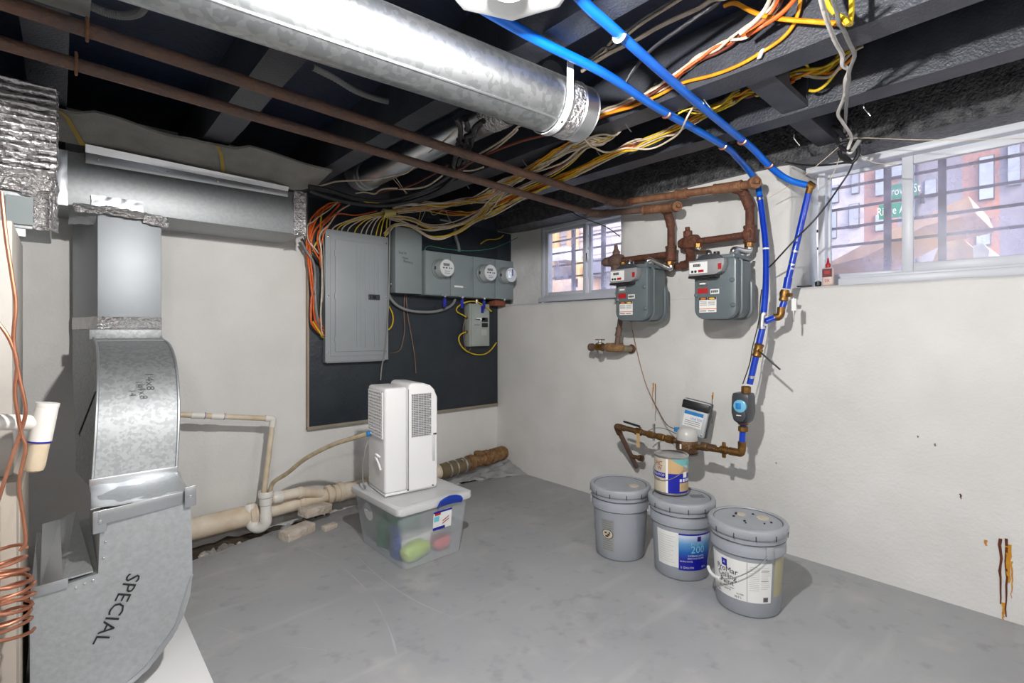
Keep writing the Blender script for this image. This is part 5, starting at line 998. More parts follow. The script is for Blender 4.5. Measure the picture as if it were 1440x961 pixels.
# --- rust stains and chips on the right wall
def drip(px, y0, y1, wd, mat, k):
    a = atx(px, y0, 0); b_ = atx(px + 1, y1, 0); n_ = 10; m = MB()
    for i in range(n_ + 1):
        t = i / n_; y = a.y + .006 * noise.noise(V((t * 5, k, 0))); z = a.z + (b_.z - a.z) * t; h = .62 * wd * (1 - .6 * t) * (1.1 + .5 * noise.noise(V((t * 9, k, 4))))
        x = lump(y, z, 7) * .7 - .0025; m.v += [V((x, y - h, z)), V((x, y + h, z))]
    for i in range(n_): c_ = i * 2; m.f.append((c_, c_ + 1, c_ + 3, c_ + 2))
    return m.build('rust_stain', mat, wall_right, solid=.0008, smooth=0)
for a in ((1407, 758, 850, .008, STAIN, 1), (1415, 758, 868, .007, STAIN, 2), (1411, 848, 872, .008, STAINY, 3), (1418, 766, 820, .014, STAINY, 4), (1423, 790, 842, .004, STAINY, 5), (1386, 760, 768, .008, STAINY, 6), (919, 539, 552, .009, STAINY, 7), (922, 540, 592, .004, STAIN, 8), (918, 545, 575, .004, STAINY, 9), (1003, 552, 562, .006, STAINY, 10), (1002, 556, 596, .003, STAIN, 11), (1291, 613, 616, .004, STAIN, 12), (1351, 695, 702, .005, STAIN, 13), (1315, 624, 628, .004, STAIN, 14), (1092, 650, 653, .003, STAIN, 15)): drip(*a)
# glue bottle, cap and black strip on the ledge
gb_ = thing('glue_bottle', 'small white bottle with dark red label and red nozzle on the window ledge', 'bottle')
q = atx(1162, 399, .02); c = V((.05, q.y, LEDGE + .003))
MB().box(c + V((-.016, -.026, 0)), c + V((.016, .026, .095))).build('body', M('pale_pink_plastic', srgb(214, 190, 180), .4), gb_, bevel=.01, seg=3); MB().box(c + V((-.0175, -.022, .045)), c + V((-.016, .022, .088))).build('label', M('dark_red_label', srgb(90, 16, 24), .4), gb_)
MB().box(c + V((-.0185, -.012, .06)), c + V((-.0175, .012, .078))).build('logo', REDL, gb_); MB().lathe([(.012, .095), (.012, .112), (.007, .118), (.003, .145)], c, ZD, 14).build('nozzle', REDL, gb_)
text('2X', .02, REDINK, c + V((-.0172, 0, .025)), -YD, ZD, gb_)
q = atx(1151, 401, .02); tag(MB().lathe([(.012, 0), (.016, .004), (.016, .022), (.01, .026)], V((.05, c.y + .046, LEDGE + .004)), ZD, 12).build('rubber_puck', BLKPL), 'small black rubber puck beside the glue bottle on the ledge', 'puck')
q = atx(1126, 402, .02); tag(MB().obox((.04, -2.468, LEDGE + .008), (0, 1, 0), (1, 0, 0), ZD, .07, .02, .006).build('black_strip', BLKPL, bevel=.002), 'short flat black strip lying on the ledge by the pier', 'strip')
# ceiling lamp
cl_ = thing('ceiling_or_fill_lamp', 'white octagonal canopy fixed under the joists by the blue pipes', 'ceiling lamp')
MB().lathe([(.16, 0), (.178, -.004), (.178, -.02), (.16, -.028)][::-1], V((LAMP.x, LAMP.y, 2.07)), ZD, 8).build('canopy', WHITEP, cl_)
MB().lathe([(.05, .035), (.05, .0), (.042, -.02)][::-1], V((LAMP.x, LAMP.y, 2.03)), ZD, 24).build('socket', WHITEP, cl_)
MB().cyl((LAMP.x, LAMP.y, 2.07), (LAMP.x, LAMP.y, 2.335), .042, 16).build('ceiling_box', GALVD, cl_)
GLOW = M('glowing_bulb', (1, .95, .88), .4, emit=(1, .95, .9), estr=6)
for k, (x, y, zb_) in enumerate(((BULB.x, BULB.y, BULB.z), (-3.5, -4.3, 1.95), (-1.5, -4.7, 1.95))):
    t = thing('ceiling_or_fill_lamp', ('bare bulb on a short cord hanging near the round duct', 'added unseen fill bulb under the joists far behind the furnace', 'added unseen fill bulb under the joists at the back of the basement')[k], 'ceiling lamp')  # last two are unseen bulbs added to carry the fill lights
    MB().cyl((x, y, zb_ + .1), (x, y, 2.125 if x < -2 else 2.34), .004, 8).build('cord', BLKC, t)
    MB().lathe([(.012, .11), (.02, .10), (.022, .055)][::-1], V((x, y, zb_)), ZD, 20).build('socket', WHITEP, t); MB().lathe([(.014, .06), (.024, .052), (.026, .045)][::-1], V((x, y, zb_)), ZD, 20).build('bulb', GLOW, t)
# ================================================================== THINGS ON THE FLOOR
def rbucket(z): return .128 + .018 * min(1, max(0, z / .30))
def bucket(c, label, facing):
    t = thing('paint_pail', label, 'paint pail')
    MB().lathe([(.118, 0), (.126, .004), (.130, .012), (rbucket(.1), .1), (rbucket(.255), .255), (.147, .258), (.152, .262), (.152, .292), (.149, .297), (.149, .312), (.153, .316), (.153, .338), (.146, .342)], (c.x, c.y, 0), ZD, 56).build('body', PAIL, t)
    lid = MB().lathe([(.153, .336), (.160, .338), (.163, .344), (.163, .366), (.159, .374), (.150, .377), (.143, .377), (.139, .370), (.135, .368), (.1, .369), (.0005, .369)], (c.x, c.y, 0), ZD, 64, caps=False).build('lid', LIDM, t)
    MB().lathe([(.137, .3705), (.1415, .3722)], (c.x, c.y, 0), ZD, 64, caps=False).build('groove', DKGREY, lid)
    for k in range(12):
        a = facing + k * math.tau / 12 + .2; d = V((math.cos(a), math.sin(a), 0)); MB().obox(V((c.x, c.y, .346)) + d * .1632, V((-d.y, d.x, 0)), ZD, d, .004, .022, .002).build('tear_slot', DKGREY, lid)
    MB().lathe([(.1535, .3125), (.1545, .314), (.1535, .3155)], (c.x, c.y, 0), ZD, 56, caps=False).build('shadow_ring', DKGREY, t)
    return t, lid
def facing(c): return math.atan2(CAM.y - c.y, CAM.x - c.x)
def curve_handle(c, ang, t, grip, drop=.16, side=1):
    # wire bail pivoting at two ears and resting on the pail's side
    pts = []
    for k in range(13):
        u = k / 12; a = ang + math.pi * u; sag = math.sin(math.pi * u)
        r_ = .158 + .006 * sag; pts.append(V((c.x + r_ * math.cos(a), c.y + r_ * math.sin(a), .285 - drop * sag)))
    b = MB().tube(pts, .0022, 8, sub=3).build('bail', STEEL, t)
    for a in (ang, ang + math.pi):
        d = V((math.cos(a), math.sin(a), 0)); MB().obox(V((c.x, c.y, .285)) + d * .154, V((-d.y, d.x, 0)), ZD, d, .03, .05, .012).build('ear', LIDM, t, bevel=.004)
    if grip: MB().tube([p * 1.0 for p in smooth_path(pts, 3)[14:22]], .007, 10).build('grip', WHITEP, b)
b1, b2, b3 = atz(872, 776, 0), atz(958, 801, 0), atz(1051, 848, 0)
f1, f2, f3 = facing(b1), facing(b2), facing(b3)
R_ = math.radians
t1, l1 = bucket(b1, 'grey paint pail with a narrow printed strip and oval badge and no can on it', f1)
wrap_patch(b1, rbucket, f1 + R_(-43), f1 + R_(-13), .045, .215).build('printed_strip', M('strip_grey', srgb(150, 152, 150), .5), t1)
for k in range(14):
    z = .055 + k * .0115
    if .112 < z < .165: continue
    wrap_patch(b1, rbucket, f1 + R_(-41), f1 + R_(-15 - (k * 7) % 5), z, z + .0035, .0016, 6).build('print_line', GREYINK, t1)
o = wrap_text('O', .001, INK, b1, .14, f1, .13, t1); bpy.data.objects.remove(o)
def badge(c, a, z, ry, rz_, mat, par, off):
    m = MB(); n = 24
    m.v = [V((c.x + (rbucket(z) + off) * math.cos(a), c.y + (rbucket(z) + off) * math.sin(a), z))]
    for k in range(n):
        aa = a + ry * math.cos(k * math.tau / n) / .137; zz = z + rz_ * math.sin(k * math.tau / n); m.v.append(V((c.x + (rbucket(zz) + off) * math.cos(aa), c.y + (rbucket(zz) + off) * math.sin(aa), zz)))
    m.f = [(0, 1 + k, 1 + (k + 1) % n) for k in range(n)]; return m.build('badge', mat, par)
badge(b1, f1 + R_(-28), .139, .032, .026, INK, t1, .0022); bd_ = badge(b1, f1 + R_(-28), .139, .029, .023, CREAM, t1, .003)
for k, (da, dz, w_) in enumerate(((-4, .006, .012), (3, -.002, .014), (-1, -.011, .018), (5, .009, .008))): wrap_patch(b1, rbucket, f1 + R_(-28 + da) - w_ / 2 / .137, f1 + R_(-28 + da) + w_ / 2 / .137, .139 + dz - .004, .139 + dz + .004, .0038, 4).build('badge_print', INK, bd_)
badge(b1, f1 + R_(18), .372, .001, .001, RUBBER, t1, 0)
t2, l2 = bucket(b2, 'grey paint pail with a white and blue label carrying the paint can on its lid', f2)
wrap_patch(b2, rbucket, f2 + R_(-52), f2 + R_(-5), .065, .235).build('white_label', PAPER, t2)
for k in range(12): wrap_patch(b2, rbucket, f2 + R_(-48), f2 + R_(-12 - (k * 5) % 11), .085 + k * .0115, .0865 + k * .0115, .0016, 6).build('print_line', M('faint_print', (.5, .5, .5), .6), t2)
# blue label with a pale top (printed gradient)
GRADB = M('blue_white_label', srgb(20, 40, 170), .35)
def grad_label():
    n = GRADB.node_tree.nodes; l = GRADB.node_tree.links; tc = n.new('ShaderNodeTexCoord'); sx = n.new('ShaderNodeSeparateXYZ'); l.new(tc.outputs['Generated'], sx.inputs[0])
    r = n.new('ShaderNodeValToRGB'); e = r.color_ramp.elements; e[0].position = .28; e[0].color = (*srgb(18, 20, 150), 1); e[1].position = .95; e[1].color = (*srgb(206, 216, 232), 1)
    k = e.new(.5); k.color = (*srgb(24, 96, 176), 1); k = e.new(.72); k.color = (*srgb(90, 150, 200), 1); l.new(sx.outputs[2], r.inputs[0]); l.new(r.outputs[0], n['Principled BSDF'].inputs['Base Color'])
grad_label()
bl = wrap_patch(b2, rbucket, f2 + R_(-5), f2 + R_(66), .055, .235).build('blue_label', GRADB, t2)
wrap_patch(b2, rbucket, f2 + R_(-5), f2 + R_(66), .227, .235, .0016).build('label_band', BLUEL, bl)
wrap_patch(b2, rbucket, f2 + R_(31), f2 + R_(39), .198, .221, .0016, 5).build('maker_badge', PURPL, bl)
zf = lambda off: (lambda z: rbucket(z) + off)
for s_, sz, a, z, mt in (('ProMar', .024, 33, .185, CYANINK), ('200', .05, 33, .157, CYANINK), ('INTERIOR LATEX', .011, 30, .128, WHITEINK), ('ZERO VOC EG-SHEL', .010, 30, .115, WHITEINK), ('EXTRA WHITE', .0095, 10, .10, WHITEINK), ('5 GALLON', .014, 12, .070, WHITEINK), ('18.9 L', .011, 48, .072, WHITEINK)): wrap_text(s_, sz, mt, b2, .142, f2 + R_(a), z, bl, zfun=zf(.0024))
t3, l3 = bucket(b3, 'grey paint pail with a large white label and wire handle hanging across it', f3)
wl3 = wrap_patch(b3, rbucket, f3 + R_(-74), f3 + R_(41), .068, .238, n=24).build('white_label', PAPER, t3)
wrap_patch(b3, rbucket, f3 + R_(-45), f3 + R_(-34), .196, .226, .0016, 5).build('maker_badge', BLUEL, wl3)
for s_, sz, a, z, mt in (('A', .017, -39.5, .211, WHITEINK), ('ProMar', .034, -36, .183, INK), ('Ceiling', .034, -36, .157, INK), ('Paint', .034, -36, .131, INK), ('Interior Latex', .010, -33, .111, INK), ('FLAT WHITE', .0105, -40, .099, INK), ('18.9 L', .013, -16, .080, INK), ('5 GAL', .013, -56, .078, INK), ('ULTRA', .01, -12, .094, INK)): wrap_text(s_, sz, mt, b3, .142, f3 + R_(a), z, wl3, zfun=zf(.0024))
wrap_patch(b3, rbucket, f3 + R_(-1), f3 + R_(-.2), .068, .238, .0016, 2).build('fold_line', GREYINK, wl3)
FP = M('faint_print', (.5, .5, .5), .6)
for k in range(17):
    z = .088 + k * .0082
    if k > 3: wrap_patch(b3, rbucket, f3 + R_(3), f3 + R_(19), z, z + .0016, .0016, 4).build('print_line', FP, wl3)
    if k > 4: wrap_patch(b3, rbucket, f3 + R_(22), f3 + R_(38 - (k * 7) % 6), z, z + (.003 if k in (9, 14) else .0016), .0016, 4).build('print_line', GREYINK if k in (9, 14) else FP, wl3)
for k in range(8): wrap_patch(b3, rbucket, f3 + R_(26.5 + k * 1.1), f3 + R_(27.2 + k * 1.1), .074, .094, .0018, 1).build('bar', INK, wl3)
wrap_patch(b3, rbucket, f3 + R_(46), f3 + R_(75), .09, .25, .001).build('faded_sticker', M('faded_yellow_sticker', srgb(176, 170, 140), .6), t3)
def lid_patch(c, r, a, rad, mat, name, par): return MB().lathe([(rad, .369), (rad, .3725), (rad * .8, .3735)], (c.x + r * math.cos(a), c.y + r * math.sin(a), 0), ZD, 20).build(name, mat, par)
lid_patch(b1, .075, f1 + R_(75), .026, RUBBER, 'spout_cap', l1); lid_patch(b3, .075, f3 + R_(125), .026, RUBBER, 'spout_cap', l3); lid_patch(b3, .06, f3 + R_(-155), .02, RUBBER, 'dried_paint', l3)
for k in range(9):
    a = f3 + R_(random.uniform(-180, 180)); lid_patch(b3, random.uniform(.02, .12), a, random.uniform(.003, .007), BLKPL, 'paint_spot', l3)
for k in range(7): d = V((math.cos(f2 + 1.9), math.sin(f2 + 1.9), 0)); MB().obox(V((b2.x, b2.y, .3702)) + d * (.05 + .01 * k), V((-d.y, d.x, 0)), d, ZD, .05, .0025, .0012).build('moulded_rib', DKGREY, l2)
curve_handle(b3, f3 + R_(-147), t3, True, .15); curve_handle(b1, f1 + R_(-93) + math.pi, t1, False, .06); curve_handle(b2, f2 + R_(90), t2, False, .03)
# paint can on the second pail
q = atz(944, 690, .3775); c = V((q.x, q.y, .3775))
pc = thing('paint_can', 'tan and blue gallon paint can standing on the middle pail', 'paint can')
fc = facing(c); RC, HC = .084, .192
MB().lathe([(RC - .002, 0), (RC + .001, .002), (RC + .001, .006), (RC - .001, .008), (RC - .001, HC - .008), (RC + .002, HC - .005), (RC + .002, HC), (RC - .004, HC), (RC - .012, HC - .006), (RC - .018, HC - .004), (.0005, HC - .005)], c, ZD, 48, caps=False).build('tin', STEEL, pc)
rcan = lambda z: RC - .0005
lab = wrap_patch(c, rcan, fc + R_(-178), fc + R_(-18), c.z + .01, c.z + HC - .012, n=24).build('cream_label', CREAM, pc)
wrap_patch(c, rcan, fc + R_(-18), fc + R_(-11), c.z + .01, c.z + HC - .012, .0014).build('white_stripe', PAPER, pc)
wrap_patch(c, rcan, fc + R_(-11), fc + R_(80), c.z + .105, c.z + HC - .012).build('tan_label', TAN, pc)
m = MB(); n_ = 14; zt_ = c.z + HC - .012
for k in range(n_ + 1):
    a = fc + R_(-2 + 82 * k / n_); zz = zt_ - .055 * k / n_ * 1.2
    m.v += [V((c.x + (rcan(0) + .0016) * math.cos(a), c.y + (rcan(0) + .0016) * math.sin(a), z_)) for z_ in (max(zz, c.z + .12), zt_)]
for k in range(n_): a = k * 2; m.f.append((a, a + 2, a + 3, a + 1))
m.build('teal_corner', M('teal_label', srgb(110, 178, 178), .4), pc)
wrap_patch(c, rcan, fc + R_(-11), fc + R_(80), c.z + .01, c.z + .108, .0012).build('blue_block', BLUEL, pc)
wrap_patch(c, rcan, fc + R_(-85), fc + R_(-20), c.z + .082, c.z + .108, .0014).build('blue_band', BLUEL, pc)
wrap_patch(c, rcan, fc + R_(28), fc + R_(76), c.z + .02, c.z + .062, .002).build('tan_panel', TAN, pc)
wrap_patch(c, rcan, fc + R_(42), fc + R_(58), c.z + .088, c.z + .116, .002, 5).build('small_label', PAPER, pc)
for s_, sz, a, z, mt in (('HC', .034, -46, .152, REDINK), ('W', .026, -42, .128, REDINK), ('HIGHTOP', .019, -50, .095, WHITEINK), ('SATIN', .010, -50, .072, INK)): wrap_text(s_, sz, mt, c, RC + .0018, fc + R_(a), c.z + z, pc)
for k in range(4): wrap_patch(c, rcan, fc + R_(28 + 12 * k), fc + R_(36 + 12 * k), c.z + .068, c.z + .082, .0022, 3).build('pictogram', WHITEINK, pc)
for k in range(6): wrap_patch(c, rcan, fc + R_(34), fc + R_(70), c.z + .026 + .006 * k, c.z + .0275 + .006 * k, .0028, 5).build('print_line', GREYINK, pc)
ea = fc + R_(52); d = V((math.cos(ea), math.sin(ea), 0)); MB().lathe([(.013, 0), (.013, .004), (.006, .008)], V((c.x, c.y, c.z + .14)) + d * RC, d, 16).build('handle_ear', STEEL, pc)
pts = [V((c.x + (RC + .006) * math.cos(ea - R_(180) * k / 12), c.y + (RC + .006) * math.sin(ea - R_(180) * k / 12), c.z + .14 - .07 * math.sin(math.pi * k / 12))) for k in range(13)]
MB().tube(pts, .0018, 8, sub=3).build('bail', STEEL, pc)
# --- storage tote
tt = thing('storage_tote', 'clear plastic storage tote with a blue latch and milky lid on the floor', 'storage box')
bx0, bx1, by0, by1 = -1.628, -1.275, -1.175, -.70
tx0, tx1, ty0, ty1 = -1.675, -1.245, -1.205, -.685
def ring(x0, x1, y0, y1, z, r=.03):
    o_ = []
    for cx_, cy_, a0 in ((x1 - r, y1 - r, 0), (x0 + r, y1 - r, 90), (x0 + r, y0 + r, 180), (x1 - r, y0 + r, 270)):
        for k in range(5): a = R_(a0 + 22.5 * k); o_.append(V((cx_ + r * math.cos(a), cy_ + r * math.sin(a), z)))
    return o_
def loft(rings, cap0=True, cap1=True):
    m = MB(); n = len(rings[0])
    for r_ in rings: m.v += r_
    for i in range(len(rings) - 1):
        for k in range(n): a = i * n; j = (k + 1) % n; m.f.append((a + k, a + j, a + n + j, a + n + k))
    if cap0: m.f.append(tuple(reversed(range(n))))
    if cap1: m.f.append(tuple(range((len(rings) - 1) * n, len(rings) * n)))
    return m
loft([ring(bx0, bx1, by0, by1, .003), ring(tx0, tx1, ty0, ty1, .305)], True, False).build('tub', TOTE, tt, smooth=40)
loft([ring(tx0 - .012, tx1 + .012, ty0 - .012, ty1 + .012, .292), ring(tx0 - .016, tx1 + .016, ty0 - .016, ty1 + .016, .300), ring(tx0 - .014, tx1 + .014, ty0 - .014, ty1 + .014, .326), ring(tx0 + .005, tx1 - .005, ty0 + .005, ty1 - .005, .332), ring(tx0 + .02, tx1 - .02, ty0 + .02, ty1 - .02, .328)], True, True).build('lid', TOTELID, tt, smooth=40)
def latch(u, v):
    a = u; x = -1.465 + .15 * u; b_ = math.sin(u * math.pi) ** .5
    return (x, ty0 - .02 - .016 * math.sin(v * math.pi * .5), .285 + .048 * v * (.55 + .45 * b_) + .008 * b_)
MB().grid(latch, 14, 6).build('latch', M('blue_latch', srgb(20, 60, 170), .35), tt, solid=.008)
yl = lambda z: by0 + (ty0 - by0) * (z - .003) / .302
fdir = V((0, (ty0 - by0), .302)).normalized(); fn = V((0, -1, -.1)).normalized()
lo = V((-1.475, yl(.165) - .002, .165)); lb = plate(lo, XD, fdir, .115, .10, fn).build('product_label', PAPER, tt)
plate(lo + fdir * .09 + fn * .001, XD, fdir, .115, .01, fn).build('label_band', BLUEL, lb); plate(lo + fn * .001, XD, fdir, .075, .014, fn).build('label_band', BLUEL, lb)
plate(lo + fdir * .078 + XD * .008 + fn * .0012, XD, fdir, .035, .012, fn).build('red_logo', REDL, lb); plate(lo + fdir * .045 + XD * .004 + fn * .001, XD, fdir, .032, .028, fn).build('picture_block', M('aqua_print', srgb(120, 206, 222), .5), lb)
for k in range(2): MB().obox(lo + fdir * (.036 + .014 * k) + XD * .078 + fn * .0016, V((1, 0, .45)), fdir, fn, .045, .005, .001).build('picture_stroke', REDL, lb)
MB().lathe([(.05, 0), (.047, .003)], V((bx0 - .03, -.84, .215)), V((-1, 0, -.15)), 28).build('moulded_ring', TOTELID, tt)
# contents
GREENF = M('green_packet', srgb(40, 140, 96), .5); LIME = M('lime_bag', srgb(190, 214, 66), .4, col2=srgb(150, 190, 50), vscale=9); REDB = M('red_packet', srgb(206, 50, 60), .4, col2=srgb(226, 120, 120), vscale=18); BLUEB = M('blue_packet', srgb(60, 96, 180), .5)
def pillow(c, sx, sy, sz, rz, mat, name, label, cat, seed):
    m = MB().grid(lambda u, v: (math.cos(u * math.tau) * math.sin(v * math.pi), math.sin(u * math.tau) * math.sin(v * math.pi), math.cos(v * math.pi)), 24, 12)
    Rm = Matrix.Rotation(rz, 3, 'Z'); o_ = []
    for p in m.v:
        q_ = V((math.copysign(abs(p.x) ** .6, p.x) * sx / 2, math.copysign(abs(p.y) ** .6, p.y) * sy / 2, p.z * sz / 2)); q_ *= 1 + .12 * noise.noise(p * 2 + V((seed, 0, 0))); q_ = Rm @ q_; o_.append(V(c) + q_)
    m.v = o_; zmin = min(p.z for p in o_)
    for p in o_: p.z += .006 - zmin if c[2] < .08 else 0
    return tag(m.build(name, mat), label, cat)
pillow((-1.52, -1.10, .05), .17, .09, .09, .15, LIME, 'snack_bag', 'lime green bag lying on the bottom of the tote', 'bag', 1)
pillow((-1.355, -1.09, .05), .11, .08, .075, .1, REDB, 'red_packet', 'small red packet in the right corner of the tote', 'packet', 3)
tag(MB().box((-1.59, -.965, .05), (-1.40, -.945, .27), rz=.1).build('green_folder', GREENF, bevel=.003), 'upright green folder inside the tote', 'folder')
tag(MB().box((-1.57, -1.03, .006), (-1.33, -.985, .11), rz=-.1).build('white_envelope', PAPER, bevel=.004), 'white paper packet standing behind the lime bag in the tote', 'paper')
tag(MB().box((-1.605, -1.06, .006), (-1.58, -.99, .17), rz=.0).build('blue_box', BLUEB, bevel=.004), 'narrow blue box at the near left edge of the tote', 'box')
tag(MB().lathe([(.035, 0), (.038, .005), (.038, .12), (.02, .15), (.014, .155), (.014, .175)], (-1.56, -.83, .006), ZD, 20).build('green_bottle', GREENF), 'green bottle at the back left of the tote', 'bottle')
tag(MB().lathe([(.03, 0), (.033, .005), (.033, .14), (.015, .17), (.013, .19)], (-1.565, -.93 + .2 - .04, .006) if False else (-1.48, -.83, .006), ZD, 20).build('white_bottle', WHITEP), 'white bottle beside the green bottle in the tote', 'bottle')
# --- dehumidifier
dh = thing('dehumidifier', 'white plastic dehumidifier with grilles standing on the storage tote', 'dehumidifier')
FL = V((-1.652, -1.015, .3335)); aU = V((.99255, -.12187, 0)); bU = V((.12187, .99255, 0))
def dl(a, b_, z): return FL + aU * a + bU * b_ + V((0, 0, z))
WA, WB, HH = .305, .262, .578
def dbox(a0, a1, b0, b1, z0, z1): return MB().hexa([dl(a0, b0, z0), dl(a1, b0, z0), dl(a1, b1, z0), dl(a0, b1, z0), dl(a0, b0, z1), dl(a1, b0, z1), dl(a1, b1, z1), dl(a0, b1, z1)])
dbox(.0, .128, .004, WB - .004, .012, HH - .008).build('rear_shell', WHITEP, dh, bevel=.016, seg=4)
prof_ = [(.128, .006)] + [(.128, HH - .03), (.134, HH + .0), (.15, HH + .012), (.22, HH + .008), (.262, HH - .006), (.286, HH - .03), (WA, HH - .075), (WA, .03), (WA - .004, .006)]
MB().prism([dl(a, 0, z) for a, z in prof_], bU * WB).build('front_shell', WHITEP, dh, bevel=.012, seg=3)
dbox(.004, WA - .004, .01, WB - .01, 0, .014).build('base', WHITEP, dh, bevel=.004)
nF = -bU
gr = MB().obox(dl(.207, -.0008, HH - .165), aU, ZD, bU, .118, .235, .002).build('side_grille', M('grille_shade', (.55, .55, .55), .5), dh)
m = MB()
for i in range(12):
    for j in range(24):
        if i == 11 and j % 5 == 0: continue
        m.obox(dl(.207 - .052 + i * .0095, -.0022, HH - .165 - .11 + j * .0096), aU, ZD, bU, .0055, .0055, .001)
h = m.build('grille_holes', BLKPL, gr, smooth=0); h['kind'] = 'stuff'
rg = dbox(-.0015, .002, .03, WB - .03, .30, HH - .03).build('rear_grille', M('grille_dark', (.2, .2, .2), .6), dh)
for k in range(9): MB().obox(dl(-.004, .03 + (WB - .06) * k / 8, .30 + (HH - .33) / 2), ZD, bU, aU, HH - .33, .010, .005).build('grille_bar', WHITEP, rg)
for k in range(15): MB().obox(dl(-.006, WB / 2, .305 + (HH - .34) * k / 14), bU, ZD, aU, WB - .06, .006, .004).build('grille_bar', WHITEP, rg)
MB().obox(dl(.279, -.002, .225), ZD, aU, bU, .145, .016, .004).build('tank_window', M('tank_window_grey', (.6, .6, .6), .3), dh, bevel=.002); MB().obox(dl(.287, -.002, .302), aU, ZD, bU, .018, .008, .006).build('tank_catch', DKGREY, dh)
MB().obox(dl(.1305, -.0005, HH / 2), ZD, aU, bU, HH - .04, .003, .004).build('shell_seam', GREYINK, dh)
for a in (.128, .275): MB().obox(dl(a, -.001, .018), aU, ZD, bU, .008, .006, .004).build('foot_screw', BLKPL, dh)
MB().lathe([(.012, 0), (.015, .004), (.015, .022), (.011, .026)], dl(.0, .215, .30), -aU, 14).build('hose_nut', BLUESKY, dh)
MB().tube([dl(-.004, .06, .20), dl(-.02, .07, .215), dl(-.018, .09, .205), dl(-.012, .05, .16), dl(-.012, .03, .14), dl(-.014, .05, .165)], .006, 8, sub=5).build('cord_wrap', WHITEP, dh)
cable([dl(-.006, .2, .29), dl(-.05, .15, .25), dl(-.06, .17, .12), dl(-.055, .17, .02), dl(-.03, .2, .004), dl(-.02, .26, .004)], .0035, GRYC, 'thin grey power cord behind the dehumidifier drooping onto the tote lid', cat='cord', name='power_cord')
# ================================================================== LAY THE CABLES CLEAR OF EACH OTHER AND OF WHAT THEY PASS
import numpy as np
from mathutils.kdtree import KDTree
def resample(pts, step):
    out = [pts[0]]; acc = 0; L_ = sum((b - a).length for a, b in zip(pts, pts[1:])); n = max(3, int(L_ / step)); d = L_ / n; need = d
    for a, b in zip(pts, pts[1:]):
        l = (b - a).length
        while acc + l >= need - 1e-9 and len(out) < n: out.append(a.lerp(b, (need - acc) / l)); need += d
        acc += l
    out.append(pts[-1]); return out
START = []; Pn = []; Rn = []; Cn = []; Wn = []; Mk = []
for ci_, c_ in enumerate(CABLES):
    q = resample(c_['p'], .012); START.append((len(Pn), len(Pn) + len(q)))
    for k, p in enumerate(q):
        e = min(k, len(q) - 1 - k); Pn.append(tuple(p)); Rn.append(c_['r']); Cn.append(ci_)
        Wn.append(min(1, e / 3) if c_['pin'] else 1.0); Mk.append(0 if (c_['pin'] and e < 4) else 1)
P = np.array(Pn); Rr = np.array(Rn); Cc = np.array(Cn); Ww = np.array(Wn)[:, None]; Mk = np.array(Mk, bool); N_ = len(P)
nxt = np.arange(N_) + 1
for a, b in START: nxt[b - 1] = b - 2
# solid things as boxes (with the faces a cable may be pushed out of) and as capsules
BX = [((a - .007, -9, ZJ - .008), (b + .007, 9, 2.5), 'xz') for a, b in JO] + [((-.04, -9, 2.095), (.5, 9, 2.5), 'xz')]
y0_, y1_ = pb.y - .05, pb.y + .05
BX += [((-1.02, y0_, 2.13), (-.61, y1_, HOLE[2]), 'u'), ((-1.02, y0_, HOLE[3]), (-.61, y1_, 2.5), 'd'), ((-1.02, y0_, HOLE[2] - .01), (HOLE[0], y1_, HOLE[3] + .01), 'p'), ((HOLE[1], y0_, HOLE[2] - .01), (-.61, y1_, HOLE[3] + .01), 'n'),
       ((-.515, -2.64, 2.15), (-.03, -2.55, 2.5), 'yz'), ((-1.70, -.105, 2.13), (-1.13, -.03, 2.5), 'yz'), ((-3.7, -.404, 1.768), (-1.83, .1, 2.01), 'xyz'),
       ((-1.602, -.118, .995), (-1.135, -.09, 1.89), 'xyz'), ((-1.114, -.158, 1.482), (-.887, 0, 1.968), 'xyz'), ((-.87, -.182, 1.478), (.036, 0, 1.82), 'xyz'), ((-.392, -.105, 1.076), (-.178, 0, 1.439), 'xyz'), ((-9, -.0225, .5), (.2, 2, 2.12), 'y')]
CP = []
def cap(pts, r):
    pts = [V(p) for p in pts]
    for a, b in zip(pts, pts[1:]): CP.append((np.array(a), np.array(b), r))
cap([A0, A1], .021); cap([V((-3.4, -1.415, 2.005)), B1], .0195); cap([H0, H1], .032); cap([K0, K1], .03); cap(smooth_path(PA, 3), RP); cap(smooth_path(PB, 3), RP); cap(smooth_path(PD, 3), RP)
cap([bc_, V((-.17, -2.505, 1.68)), V((-.18, -2.463, 1.42))], RP + .002); cap([along(-3.6), along(XE + .02)], RD + .004); cap([(-1.44, -.3, 2.205), (-1.44, -2.02, 2.205)], .088)
def pairs():
    kd = KDTree(N_)
    for i in range(N_): kd.insert(P[i], i)
    kd.balance(); I = []; J = []
    for i in range(N_):
        ci = Cn[i]
        for _, j, d in kd.find_range(P[i], .034):
            if Cn[j] != ci: I.append(i); J.append(j)
    return np.array(I), np.array(J)
IT = 64
